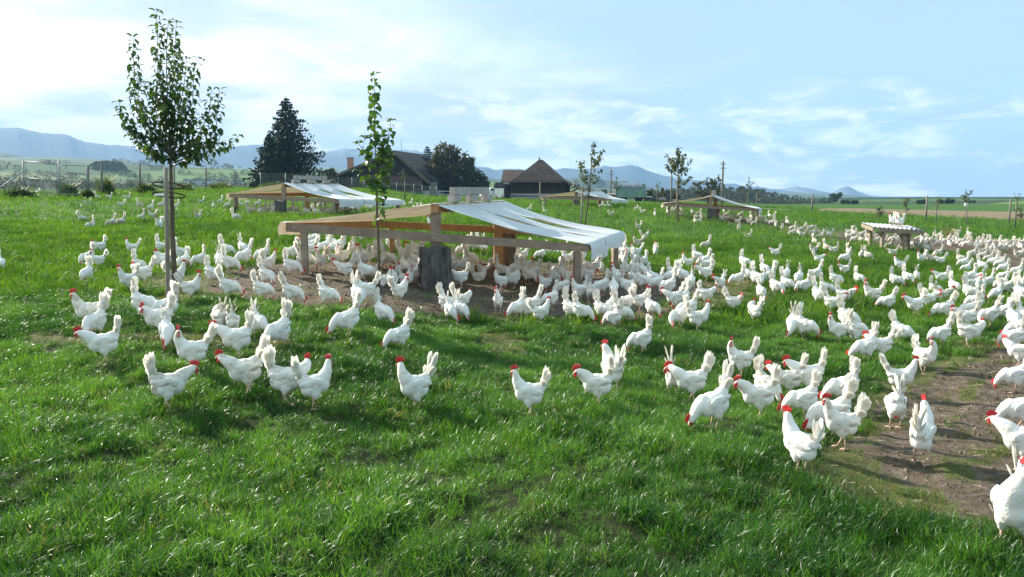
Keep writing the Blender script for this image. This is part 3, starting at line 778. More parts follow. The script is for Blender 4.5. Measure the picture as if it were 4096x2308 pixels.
# ------------------------------------------------------------------ lone posts and poles
def pole(label, px, yt, yb, D, r, m, name="utility_pole", cat="pole", arm=False, group=None):
    t = P(px, yt, D); b = Vector((t.x, t.y, gz(t.x, t.y)));
    root = thing(name, label, cat, b, 0, group); mb = MB(); mb.tube([(0, 0, -.2), (0, 0, t.z - b.z)], [r, r * .8], 9); part("shaft", mb, m, root, True)
    if arm:
        mb = MB()
        for k in (.3, .75): mb.bar((-.35, 0, t.z - b.z - k), (.35, 0, t.z - b.z - k), .06, .08)
        part("crossarm", mb, m, root)
        for s in (-.3, .3):
            mb = MB(); mb.tube([(s, 0, t.z - b.z - .26), (s, 0, t.z - b.z - .12)], [.04, .03], 6); part("insulator", mb, M_TAPE, root)
    return root
FP = "field boundary posts"
pole("dark wooden pole right of the old barn, before the blue mountain", 2445, 678, 770, 118, .12, M_POSTW, arm=True)
pole("tall dark pole behind the shelter with the stake sapling", 2893, 645, 815, 90, .13, M_POSTW, arm=True)
pole("grey pole left of the stake sapling at the far shelter", 2687, 700, 808, 92, .12, M_POSTW)
pole("thin pole standing where the dark forest ends", 3251, 777, 841, 82, .10, M_POSTW, "fence_post", "post", group=FP)
pole("tallest grey post on the field edge behind the tin roofed hut", 3709, 783, 863, 66, .09, M_STAKE, "fence_post", "post", group=FP)
pole("grey post at the field edge nearest the picture's right border", 4043, 796, 866, 64, .08, M_STAKE, "fence_post", "post", group=FP)
pole("bare stake standing left of the small far shelter", 2160, 728, 823, 55, .05, M_STAKE, "wooden_stake", "stake")
# ------------------------------------------------------------------ farm buildings
M_PLANK = pmat("dark_barn_planks", (.016, .012, .011), (.055, .045, .039), 3, .9, .6, (6, 6, .25), lo=.3, hi=.72, bdist=.04)
M_PLANKL = pmat("grey_barn_planks", (.15, .14, .135), (.30, .28, .27), 3, .9, .5, (5, 5, .3), bdist=.04)
def tile_material(name, c1, c2):
    m, n, l, b = material(name)
    t = n.new('ShaderNodeTexCoord'); br = n.new('ShaderNodeTexBrick'); br.inputs['Scale'].default_value = 1.0
    br.inputs['Brick Width'].default_value = .28; br.inputs['Row Height'].default_value = .34; br.inputs['Mortar Size'].default_value = .035
    br.inputs['Color1'].default_value = (*c1, 1); br.inputs['Color2'].default_value = (*c2, 1); br.inputs['Mortar'].default_value = (c1[0]*.35, c1[1]*.35, c1[2]*.35, 1)
    l.new(t.outputs['UV'], br.inputs['Vector']); k = n.new('ShaderNodeMix'); k.data_type = 'RGBA'; k.blend_type = 'MULTIPLY'; k.inputs[0].default_value = .7
    l.new(br.outputs['Color'], k.inputs[6]); l.new(_ramp(n, l, _noise(n, l, 'Object', .8, 6), [(.3, (.55, .55, .55)), (.7, (1.2, 1.15, 1.1))]), k.inputs[7])
    l.new(k.outputs[2], b.inputs['Base Color']); b.inputs['Roughness'].default_value = .85
    _bump(n, l, b, br.outputs['Fac'], -.8, .04); return m
M_TILE = tile_material("brown_roof_tiles", (.095, .062, .048), (.175, .115, .088))
M_PLASTER = pmat("pale_plaster", (.42, .41, .38), (.56, .55, .52), 1.2, .9, .2)
M_BRICK = pmat("chimney_brick", (.38, .20, .14), (.50, .29, .21), 6, .9, .3)
M_GLASS = pmat("dark_window", (.02, .025, .03), (.05, .06, .07), 2, .15, 0, spec=.6)
M_TRIM = pmat("barge_board", (.10, .075, .065), (.17, .135, .115), 3, .85, .3)
def slab(name, quad, th, m, parent, base, uv=True):
    """roof or wall plane with thickness; quad runs eave, eave, ridge, ridge"""
    q = [Vector(v) - base for v in quad]; nrm = (q[1] - q[0]).cross(q[2] - q[0]).normalized()
    if nrm.z < 0: nrm = -nrm
    vs = q + [v - nrm * th for v in q]; k = len(q)
    me = bpy.data.meshes.new(name); me.from_pydata(vs, [], [tuple(range(k)), tuple(range(k, 2*k))[::-1]] + [(i, k+i, k+(i+1) % k, (i+1) % k) for i in range(k)])
    ul = me.uv_layers.new(name="UV"); ax = (q[1] - q[0]).normalized(); ay = nrm.cross(ax)
    for lp in me.loops:
        v = me.vertices[lp.vertex_index].co - q[0]; ul.data[lp.index].uv = (v.dot(ax), v.dot(ay))
    me.materials.append(m)
    bm = bmesh.new(); bm.from_mesh(me); bmesh.ops.recalc_face_normals(bm, faces=bm.faces); bm.to_mesh(me); bm.free()
    return obj(name, me, parent)
def prism(name, poly, back, m, parent, base):
    """wall outline (front) pushed back by a vector"""
    q = [Vector(v) - base for v in poly]; k = len(q); vs = q + [v + back for v in q]
    mb = MB(); mb.add(vs, [tuple(range(k)), tuple(range(k, 2*k))[::-1]] + [(i, (i+1) % k, k+(i+1) % k, k+i) for i in range(k)])
    return part(name, mb, m, parent)

D1 = 142.0
b1 = P(1540, 790, D1); b1.z = gz(b1.x, b1.y) - .3
barn = thing("farmhouse", "big dark farmhouse with wide tiled gable roof, partly behind the slender sapling", "building", b1)
bk = Vector((2.6, 20, 0))
zb = b1.z
def w1(px, py, d=0): return P(px, py, D1 + d)
def foot1(px, z): p = P(px, 760, D1); return Vector((p.x, p.y, z))
wl_ = prism("wall", [foot1(1350, zb + 1.2), foot1(1735, zb + 1.2), w1(1735, 722), w1(1573, 612), w1(1350, 704)], bk, M_PLANK, barn, b1)
prism("foundation", [foot1(1351, zb - 1), foot1(1736, zb - 1), foot1(1736, zb + 1.19), foot1(1351, zb + 1.19)], bk, M_PLASTER, barn, b1)
ap, el, er = w1(1573, 601, -1.3), w1(1322, 706, -1.3), w1(1717, 727, -1.3)
rb = bk + Vector((.4, 1.2, 0))
rr1 = slab("roof", [er, er + rb, ap + rb, ap], .3, M_TILE, barn, b1); slab("roof", [el, el + rb, ap + rb, ap], .3, M_TILE, barn, b1)
for a, b in ((el, ap), (ap, er)):
    mb = MB(); mb.bar(a - b1 + Vector((0, -.06, -.28)), b - b1 + Vector((0, -.06, -.28)), .08, .40, (0, 0, 1)); part("barge_board", mb, M_TRIM, barn)
mb = MB(); c = w1(1402, 660, 6); mb.box(c - b1, (1.0, .8, 2.4)); ch = part("chimney", mb, M_BRICK, barn)
mb = MB(); mb.box(c - b1 + Vector((0, 0, 1.27)), (1.2, 1.0, .12)); part("cap", mb, M_TRIM, ch)
slab("pent_roof", [w1(1636, 744, -1.6), w1(1690, 742, -1.6), w1(1697, 706, -.05), w1(1450, 700, -.05), w1(1440, 735, -1.6)], .15, M_TILE, barn, b1)
for px, w_, py, hh_ in ((1408, 1.5, 707, 1.6), (1600, 1.6, 771, .8), (1628, 1.4, 771, .8), (1512, 1.4, 766, .9), (1668, .8, 765, 1.2), (1684, .8, 765, 1.2)):
    p = w1(px, py, -.04); mb = MB(); mb.box(p - b1, (w_, .1, hh_)); wd = part("window", mb, M_TRIM, barn)
    mb = MB(); mb.box(p - b1 + Vector((0, -.06, 0)), (w_ - .25, .03, hh_ - .25)); part("pane", mb, M_GLASS, wd)
prism("side_panel", [foot1(1721, zb + .4) + Vector((0, -.12, 0)), foot1(1748, zb + .4) + Vector((0, -.12, 0)), w1(1748, 729, -.12), w1(1721, 727, -.12)], Vector((0, 1.2, 0)), M_PLANKL, barn, b1)
mb = MB(); a = w1(1605, 640, 8); mb.tube([a - b1, w1(1605, 556, 8) - b1], [.05, .04], 6); mb.bar(w1(1597, 575, 8) - b1, w1(1605, 578, 8) - b1, .04, .04); part("roof_mast", mb, M_STEEL, barn)

D2 = 112.0
b2 = P(2150, 797, D2); b2.z = gz(b2.x, b2.y) - .3
shed = thing("old_barn", "dark wooden barn with steep pyramid tiled roof and low left wing", "building", b2)
w2 = lambda px, py, d=0: P(px, py, D2 + d)
f2 = lambda px: Vector((P(px, 760, D2).x, D2, b2.z - .3))
bk2 = Vector((1.2, 7.5, 0))
prism("wall", [f2(2022), f2(2262), w2(2262, 727), w2(2022, 727)], bk2, M_PLANK, shed, b2)
prism("plinth", [f2(2040) + Vector((0, -.07, 0)), f2(2255) + Vector((0, -.07, 0)), w2(2255, 773, -.07), w2(2040, 773, -.07)], Vector((0, .05, 0)), M_PLANKL, shed, b2)
ef, eg = w2(2049, 721, -.7), w2(2250, 723, -.7); apx = w2(2158, 637, 3.2); apb = apx + Vector((.6, 3.0, 0)); eb0, eb1 = ef + bk2 + Vector((0, 1.4, 0)), eg + bk2 + Vector((0, 1.4, 0))
slab("roof", [ef, eg, apx], .22, M_TILE, shed, b2)
slab("roof", [eg, eb1, apb, apx], .22, M_TILE, shed, b2); slab("roof", [eb0, ef, apx, apb], .22, M_TILE, shed, b2); slab("roof", [eb1, eb0, apb], .22, M_TILE, shed, b2)
slab("wing_roof", [w2(2004, 726, 1.2), w2(2058, 727, 1.2), w2(2094, 680, 4.5), w2(2013, 679, 4.5)], .22, M_TILE, shed, b2)
prism("wing_wall", [f2(2016) + Vector((0, 1.6, 0)), f2(2030) + Vector((0, 1.6, 0)), w2(2030, 727, 1.6), w2(2016, 727, 1.6)], Vector((.6, 6, 0)), M_PLANK, shed, b2)
slab("lean_to_roof", [w2(2318, 755, -.2), w2(2324, 751, 7.5), w2(2222, 698, 7.0), w2(2240, 714, -.4)], .18, M_TILE, shed, b2)
for a, b in (((2282, 768), (2312, 752)), ((2284, 752), (2300, 745)), ((2268, 780), (2310, 754))):
    mb = MB(); mb.bar(w2(*a, .3) - b2, w2(*b, .1) - b2, .12, .14); part("strut", mb, M_PLANK, shed)
mb = MB(); mb.bar(ef - b2 + Vector((0, -.05, -.15)), eg - b2 + Vector((0, -.05, -.15)), .1, .25); part("eave_board", mb, M_TRIM, shed)
mb = MB(); mb.tube([w2(2157, 640, 3.4) - b2, w2(2157, 627, 3.4) - b2], [.09, .05], 6); part("finial", mb, M_PLANK, shed)

# ------------------------------------------------------------------ trailers, car, sheds
M_WHITE = pmat("white_paint", (.74, .75, .76), (.82, .82, .82), 2, .4, 0, spec=.5)
M_BLACK = pmat("black_plastic", (.012, .012, .014), (.03, .03, .034), 3, .3, 0, spec=.6)
M_RED = pmat("red_reflector", (.55, .02, .02), (.65, .03, .03), 4, .3, 0)
M_MINT = pmat("faded_green_paint", (.12, .23, .20), (.20, .32, .28), 1.2, .6, .1)
M_CREAM = pmat("faded_cream_paint", (.50, .54, .40), (.62, .65, .50), 1.5, .6, .1)
M_ROOFG = pmat("grey_sheet_roof", (.10, .13, .16), (.20, .24, .28), 1.5, .6, .1)
M_TYRE = pmat("tyre_rubber", (.012, .012, .012), (.025, .025, .025), 8, .8, .2)
def disc(mb, c, r, w, axis, n=18):
    a = Vector(axis).normalized(); u = a.orthogonal().normalized(); v = a.cross(u); c = Vector(c)
    ring = lambda s, k: [c + a * s + (u * math.cos(2*PI*i/n) + v * math.sin(2*PI*i/n)) * r * k for i in range(n)]
    vs = ring(-w/2, .85) + ring(-w/2, 1) + ring(w/2, 1) + ring(w/2, .85)
    mb.add(vs, [(j*n+i, j*n+(i+1) % n, (j+1)*n+(i+1) % n, (j+1)*n+i) for j in range(3) for i in range(n)] + [tuple(range(n))[::-1], tuple(range(3*n, 4*n))])
p = P(2010, 797, 108.0); p.z = gz(p.x, p.y)
ht = thing("horse_trailer", "white horse trailer with black rounded top beside the old barn", "trailer", p, R(-18))
def shell(w, l, z0, z1, rnd, n=8):
    pr = [(-w/2, z0), (-w/2, z1 - rnd)] + [(-w/2 + rnd - rnd * math.cos(PI/2*k/n), z1 - rnd + rnd * math.sin(PI/2*k/n)) for k in range(1, n+1)]
    pr += [(-x, z) for x, z in pr[::-1]]; return pr
def extrude(mb, pr, l, inset=.0):
    n = len(pr); vs = [(x, -l/2, z) for x, z in pr] + [(x, l/2, z) for x, z in pr]
    mb.add(vs, [(i, (i+1) % n, n+(i+1) % n, n+i) for i in range(n)] + [tuple(range(n))[::-1], tuple(range(n, 2*n))])
mb = MB(); extrude(mb, shell(1.5, 2.6, .35, 2.15, .40), 2.6); part("hood", mb, M_BLACK, ht, False)
mb = MB(); mb.box((-.02, -1.33, .80), (1.30, .05, 1.15)); part("ramp_door", mb, M_WHITE, ht)
mb = MB(); mb.box((0, -1.33, 1.62), (1.1, .04, .32)); part("rear_window", mb, M_GLASS, ht)
for x in (-.45, .45):
    mb = MB(); mb.add([(x - .16, -1.37, .30), (x + .16, -1.37, .30), (x, -1.37, .60), (x - .16, -1.34, .30), (x + .16, -1.34, .30), (x, -1.34, .60)], [(0,1,2), (3,5,4), (0,3,4,1), (1,4,5,2), (2,5,3,0)]); part("reflector", mb, M_RED, ht)
for x in (-.8, .8):
    mb = MB(); disc(mb, (x, 0, .30), .31, .2, (1, 0, 0)); part("wheel", mb, M_TYRE, ht)
p = P(2524, 815, 102.0); p.z = gz(p.x, p.y)
gt = thing("wagon_trailer", "pale green barrel roofed site trailer with cream end wall", "trailer", p, R(70))
pr = [(-1.05, .55), (-1.05, 1.65)] + [(-1.05 * math.cos(PI * k / 14), 1.65 + .62 * math.sin(PI * k / 14)) for k in range(1, 14)] + [(1.05, 1.65), (1.05, .55)]
mb = MB(); extrude(mb, pr, 3.3); part("body", mb, M_MINT, gt)
mb = MB(); q = pr[1:-1]; n = len(q); vs = [(x * 1.03, y, z * 1.0 + .03) for y in (-1.55, 1.72) for x, z in q] + [(x * 1.0, y, z + .006) for y in (-1.55, 1.72) for x, z in q]
mb.add(vs, [(i, i+1, n+i+1, n+i) for i in range(n-1)] + [(2*n+i, 3*n+i, 3*n+i+1, 2*n+i+1) for i in range(n-1)] + [(i, 2*n+i, 2*n+i+1, i+1) for i in range(n-1)] + [(n+i, n+i+1, 3*n+i+1, 3*n+i) for i in range(n-1)]); part("roof", mb, M_ROOFG, gt)
mb = MB(); mb.add([(x * .985, y, z) for y in (1.66, 1.71) for x, z in pr], [tuple(range(len(pr)))[::-1], tuple(range(len(pr), 2*len(pr)))] + [(i, (i+1) % len(pr), len(pr)+(i+1) % len(pr), len(pr)+i) for i in range(len(pr))]); ew = part("end_wall", mb, M_CREAM, gt)
mb = MB(); mb.box((-.1, 1.73, 1.25), (.75, .04, 1.3)); part("door", mb, M_CREAM, gt)
for y in (-.8, .5): mb = MB(); mb.box((1.06, y, 1.35), (.03, .7, .55)); part("window", mb, M_GLASS, gt)
for x in (-.85, .85):
    for y in (-1.0, 1.0):
        mb = MB(); disc(mb, (x, y, .34), .34, .2, (1, 0, 0)); part("wheel", mb, M_TYRE, gt)
p = P(1978, 792, 112.0); p.z = gz(p.x, p.y)
car = thing("parked_car", "white car parked beyond the ridge blocks of the front shelter", "car", p, R(8))
prof = [(-2.0, .3), (-2.0, .75), (-1.2, .92), (-.55, 1.42), (.85, 1.45), (1.6, .98), (2.0, .85), (2.0, .3)]
mb = MB(); vs = [(x, s * (.82 if z < 1 else .66), z) for s in (-1, 1) for x, z in prof]; k = len(prof)
mb.add(vs, [tuple(range(k)), tuple(range(k, 2*k))[::-1]] + [(i, (i+1) % k, k+(i+1) % k, k+i) for i in range(k)]); part("body", mb, M_WHITE, car)
for s in (-1, 1):
    mb = MB(); mb.box((.1, s * .745, 1.17), (1.4, .03, .30), Matrix.Rotation(s * .33, 3, 'X')); part("side_window", mb, M_GLASS, car)
    for x in (-1.25, 1.25): mb = MB(); disc(mb, (x, s * .78, .32), .32, .2, (0, 1, 0)); part("wheel", mb, M_TYRE, car)
    mb = MB(); mb.box((-2.01, s * .6, .68), (.03, .28, .14)); part("headlight", mb, M_GLASS, car)
M_RUST = pmat("rusty_sheet", (.16, .10, .08), (.30, .20, .17), 1.5, .85, .2)
M_PINKR = pmat("faded_red_roof", (.36, .22, .21), (.48, .32, .30), 1.2, .8, .2)
def low_shed(label, x0, x1, yt0, yt1, yb, D, m, mr, posts=()):
    a, b = P(x0, yb, D), P(x1, yb, D); z = min(gz(a.x, a.y), gz(b.x, b.y)) - .2
    base = Vector(((a.x + b.x) / 2, D, z)); root = thing("low_shed", label, "shed", base, 0, "sheds behind the far shelters")
    t0, t1 = P(x0, yt0, D), P(x1, yt1, D); dpt = Vector((.5, 3.2, 0)); lo0, lo1 = Vector((a.x, D, z)), Vector((b.x, D, z))
    prism("wall", [lo0, lo1, t1 - Vector((.1, 0, .1)), t0 + Vector((.1, 0, -.1))], dpt, m, root, base)
    e = Vector((.25, 0, 0)); slab("roof", [t0 - e - Vector((0, .5, .05)), t1 + e - Vector((0, .5, .05)), t1 + e + dpt, t0 - e + dpt], .12, mr, root, base)
    for k in posts:
        q = lerp(lo0, lo1, k); mb = MB(); mb.bar(q - base + Vector((0, -.12, 0)), Vector((q.x, q.y - .12, lerp(t0, t1, k).z - .22)) - base, .12, .1); part("post", mb, M_STAKE, root)
    mb = MB(); q = lerp(lo0, lo1, .55); mb.box(q - base + Vector((0, -.03, .9)), (.9, .05, 1.5)); part("opening", mb, M_GLASS, root)
low_shed("brown shed with sloping tin roof right of the green trailer", 2572, 2662, 783, 795, 818, 104, M_RUST, M_ROOFG, (.3, .62, .8))
low_shed("low dark shed just left of the far shelter's left post", 2640, 2706, 796, 801, 819, 103, M_PLANK, M_RUST, (.1, .5))
low_shed("pink roofed shed behind the small far shelter", 2345, 2472, 772, 776, 806, 112, M_PLANK, M_PINKR, (.4,))
# far town blocks in the valley
M_BLOCK = pmat("pale_render", (.62, .63, .64), (.74, .74, .74), .2, .8, 0)
for lab, x0, x1, yt, yb, D in (("white apartment block left of the valley halls", 735, 783, 722, 742, 520), ("short grey block right of the white apartment block", 795, 820, 723, 740, 540), ("third pale block in the valley row", 836, 866, 722, 740, 540), ("long flat blue white hall in the valley", 880, 955, 727, 741, 520), ("small cream house far left in the valley", 550, 568, 740, 748, 430)):
    D = G((x0 + x1) / 2, yb).y; a, b = P(x0, yb, D), P(x1, yt, D); z0 = gz(a.x, D) - 1; base = Vector(((a.x + b.x) / 2, D, z0)); root = thing("valley_building", lab, "building", base, 0, "far buildings in the valley")
    wd, hh_ = b.x - a.x, b.z - z0; mb = MB(); mb.box((0, 4, hh_ / 2), (wd, 8, hh_)); part("wall", mb, M_BLOCK, root)
    mb = MB(); mb.box((0, 4, hh_ + .25), (wd + .5, 8.5, .5)); part("roof", mb, M_ROOFG, root)
    rws = max(1, int((b.z - a.z) / 1.3)); cols = max(2, int(wd / 2.2))
    mw = MB(); mw.box((0, 0, 0), (.8, .1, .7)); mwm = mw.mesh("window", M_GLASS)
    for r_ in range(rws):
        for c_ in range(cols): obj("window", mwm, root, (-wd / 2 + wd * (c_ + .5) / cols, -.03, hh_ - 1.0 - r_ * 1.3))

# ------------------------------------------------------------------ trees
M_TRUNK = pmat("young_bark", (.070, .055, .038), (.17, .135, .10), 22, .9, .6, (1, 1, .35), bdist=.006)
M_TRUNKD = pmat("dark_bark", (.05, .04, .03), (.11, .09, .07), 5, .9, .6)
M_LEAF = leafmat("apple_leaf", (.026, .062, .014), (.075, .130, .028), .30, .40, .45)
M_LEAFB = leafmat("broad_leaf", (.022, .062, .012), (.065, .135, .024), .32, .45, .4)
M_SPRUCE = leafmat("spruce_needles", (.010, .024, .012), (.026, .048, .022), .08, .6, .2, False)
M_BLUES = leafmat("blue_spruce_needles", (.035, .065, .070), (.080, .125, .130), .08, .6, .2, False)
M_DECID = leafmat("autumn_foliage", (.026, .040, .012), (.085, .075, .022), .25, .55, .3, False)
M_DECIDG = leafmat("green_foliage", (.018, .040, .012), (.045, .075, .020), .25, .55, .3, False)
M_SAPL = leafmat("sapling_leaf", (.05, .075, .03), (.12, .14, .055), .3, .45, .4)
M_WOODS = leafmat("forest_leaf", (.016, .032, .012), (.085, .085, .025), .2, .6, .2, False)

def leaf_mesh(name, m, wid, curve, jag=0.0, n=5):
    """one leaf, length 1, stalk at the origin, folded along its midrib and arched"""
    V = []; F_ = []; p = Vector((0, 0, 0)); ang = R(25)
    for k in range(n + 1):
        s = k / n; w = wid * math.sin(PI * min(1, s ** .8 * .97 + .02)) * .5 * (1 + jag * (-1) ** k)
        if k == 0: w = .015
        if k == n: w = .01
        V += [p + Vector((0, -w, w * .35)), p.copy(), p + Vector((0, w, w * .35))]
        ang -= curve / n; p = p + Vector((math.cos(ang), 0, math.sin(ang))) / n
    for k in range(n):
        for j in range(2): F_.append((3*k+j, 3*k+3+j, 3*k+4+j, 3*k+1+j))
    me = bpy.data.meshes.new(name); me.from_pydata(V, [], F_); me.materials.append(m); me.polygons.foreach_set('use_smooth', [True] * len(me.polygons)); return me
ME_LEAF = [leaf_mesh("leaf", M_LEAF, .50, R(95)), leaf_mesh("leaf", M_LEAF, .44, R(60)), leaf_mesh("leaf", M_LEAF, .55, R(120))]
ME_LEAFB = [leaf_mesh("leaf", M_LEAFB, .92, R(70), .06, 7), leaf_mesh("leaf", M_LEAFB, .85, R(110), .08, 7)]

def shoots_tree(label, name, cat, foot, D, ox, oy, k, trunk, shoots, meshes, leaf_len, spacing, nobj, rt, rs, spread, seed, droop=0.3, fill=(0, 1)):
    rr = random.Random(seed); f = G(*foot); f = Vector((P(*foot, D).x, D, gz(P(*foot, D).x, D)))
    root = thing(name, label, cat, f)
    tp = [P(ox + x / k, oy + y / k, D) - f for x, y in trunk]; tp[0] = Vector((tp[0].x * 0, 0, -.08))
    n = len(tp); mb = MB(); fine = []; rad = []
    for i in range(n - 1):
        for s in range(6): fine.append(lerp(tp[i], tp[i+1], s / 6) + Vector((rr.uniform(-.006, .006), rr.uniform(-.006, .006), 0))); t = (i + s / 6) / (n - 1); rad.append(rt * (1.12 - .55 * t))
    mb.tube(fine, rad, 10); part("trunk", mb, M_TRUNK, root, True)
    spots = []; bm_ = MB()
    for sh in shoots:
        off = rr.uniform(-spread, spread); pp = []
        for i, (x, y) in enumerate(sh):
            t = i / (len(sh) - 1); pp.append(P(ox + x / k, oy + y / k, D + off * min(1, t * 1.6)) - f)
        L = []; 
        for i in range(len(pp) - 1):
            m_ = max(2, int((pp[i+1] - pp[i]).length / .05))
            L += [lerp(pp[i], pp[i+1], s / m_) + Vector((rr.gauss(0, .004), rr.gauss(0, .004), 0)) for s in range(m_)]
        L.append(pp[-1]); N = len(L)
        bm_.tube(L, [rs * (1 - .75 * i / N) for i in range(N)], 6)
        tot = sum((L[i+1] - L[i]).length for i in range(N - 1)); q = 0
        a = rr.uniform(0, 6.28); acc = 0
        for i in range(N - 1):
            acc += (L[i+1] - L[i]).length; q += (L[i+1] - L[i]).length
            while acc > spacing:
                acc -= spacing; tt = q / tot
                if tt < fill[0] + rr.uniform(0, .1): continue
                a += 2.4 + rr.uniform(-.3, .3)
                spots.append((L[i].copy(), a, rr.uniform(-.35, .35) + droop, leaf_len * rr.uniform(.7, 1.15) * (1 - .25 * (tt > .93))))
            
        spots += [(L[-1].copy(), a + j * 2.1, -.5, leaf_len * .8) for j in range(3)]
    part("branches", bm_, M_TRUNK, root, True)
    rr.shuffle(spots); rest = MB()
    for i, (p, a, pi_, ln) in enumerate(spots):
        rot = Euler((rr.uniform(-.5, .5), pi_, a)); p = p + Vector((math.cos(a), math.sin(a), 0)) * .02
        me = rr.choice(meshes)
        if i < nobj: obj("leaf", me, root, p, rot, ln)
        else:
            M_ = Matrix.Translation(p) @ rot.to_matrix().to_4x4() @ Matrix.Scale(ln, 4)
            rest.add([M_ @ v.co for v in me.vertices], [tuple(q.vertices) for q in me.polygons])
    if rest.v: part("foliage", rest, meshes[0].materials[0], root, True, 'stuff')
    return root, f

AP_D = 12.3
ap_sh = [[(585,1300),(545,1000),(480,600),(472,95)], [(585,1250),(560,800),(550,500),(565,175)], [(590,1250),(600,700),(620,380),(632,195)],
 [(580,1280),(420,1000),(320,870),(310,545)], [(575,1250),(350,1000),(290,850),(275,305)], [(570,1330),(350,1180),(220,1020),(155,850)],
 [(595,1300),(700,1000),(770,850),(780,560),(825,490)], [(600,1320),(800,1150),(900,960),(925,745)], [(610,1320),(900,1200),(960,1100),(990,745)],
 [(610,1345),(800,1290),(1000,1230),(1060,1220),(1150,1130)], [(590,1350),(450,1250),(340,1240)], [(600,1380),(760,1310),(900,1290),(930,1370)],
 [(590,1200),(660,900),(690,750),(720,490)], [(585,1200),(520,900),(430,760),(360,690)], [(590,1250),(500,1050),(440,850),(450,700)], [(585,1200),(620,900),(640,650),(650,440)],
 [(590,1280),(680,1100),(820,980),(840,960)], [(590,1300),(420,1150),(260,1080),(230,950)], [(590,1330),(420,1260),(290,1160),(250,1130)], [(600,1330),(720,1200),(860,1180),(1010,1190)],
 [(590,1280),(560,1000),(520,760),(500,640)], [(600,1300),(740,1250),(830,1340),(800,1380)], [(590,1330),(500,1300),(420,1330)], [(595,1260),(660,1050),(710,900),(730,800)], [(590,1300),(470,1150),(380,1000),(390,900)],
 [(595,1320),(690,1180),(760,1080),(770,940)], [(590,1310),(520,1180),(330,1130),(290,1060)], [(600,1330),(680,1290),(760,1180),(880,1120)]]
apple, af = shoots_tree("tall leafy young apple tree tied to a stake, upright shoots", "apple_tree", "tree", (700, 1168), AP_D, 400, 0, 2.074, [(620,2420),(590,1600),(585,1240)], ap_sh, ME_LEAF, .140, .023, 300, .038, .012, .55, 3, .25, (.16, 1))
# its stake, ties and name strip
sp = G(672, 1212); stk = thing("tree_stake", "weathered stake tied to the leafy apple tree", "stake", sp)
mb = MB(); top = P(664, 672, sp.y + .25) - sp; n = 12; fl = [lerp(Vector((0, 0, -.1)), top, i / n) for i in range(n + 1)]; mb.tube(fl, [.031] * (n + 1), 9); part("shaft", mb, M_STAKE, stk, True)
M_ROPE = pmat("dark_tie", (.03, .02, .015), (.07, .05, .04), 30, .9, .3)
mb = MB()
for yy in (742, 780):
    c = lerp(P(664, yy, sp.y + .25), P(692, yy, AP_D), .5) - sp
    pts__ = [c + Vector((math.cos(t) * .092, math.sin(t) * (abs(AP_D - sp.y - .25) * .5 + .07), .05 * math.cos(t + 1))) for t in np.linspace(0, 2 * PI, 20)]
    mb.tube(pts__, [.011] * 20, 6)
part("tie", mb, M_ROPE, stk, True)
mb = MB(); c = P(640, 778, sp.y + .2) - sp; mb.box(c, (.17, .004, .03), Euler((0, R(-4), 0)).to_matrix()); part("name_strip", mb, M_WHITE, stk)

SL_D = 12.9
sl_sh = [[(458,1000),(448,700),(442,400),(440,110)], [(455,930),(540,850),(560,700),(588,525)], [(450,900),(400,830),(340,780),(297,722)], [(450,1060),(380,1030),(305,975)],
 [(455,1020),(520,970),(545,930),(598,830)], [(455,1090),(520,1060),(545,1010)], [(460,1250),(500,1210),(522,1175)], [(460,1440),(490,1360),(515,1285)], [(447,1110),(425,1080),(405,1075)], [(450,930),(480,850),(520,740),(510,670)],
 [(452,930),(420,900),(395,930)], [(456,1100),(500,1130),(540,1120)], [(447,640),(400,670),(365,680)]]
slender, sf = shoots_tree("slender broad-leaved sapling standing in front of the nearest shelter's rail", "sapling", "tree", (1517, 1165), SL_D, 1300, 250, 2.234, [(485,2044),(472,1500),(458,1000)], sl_sh, ME_LEAFB, .142, .034, 300, .026, .011, .12, 8, .55, (.22, 1))

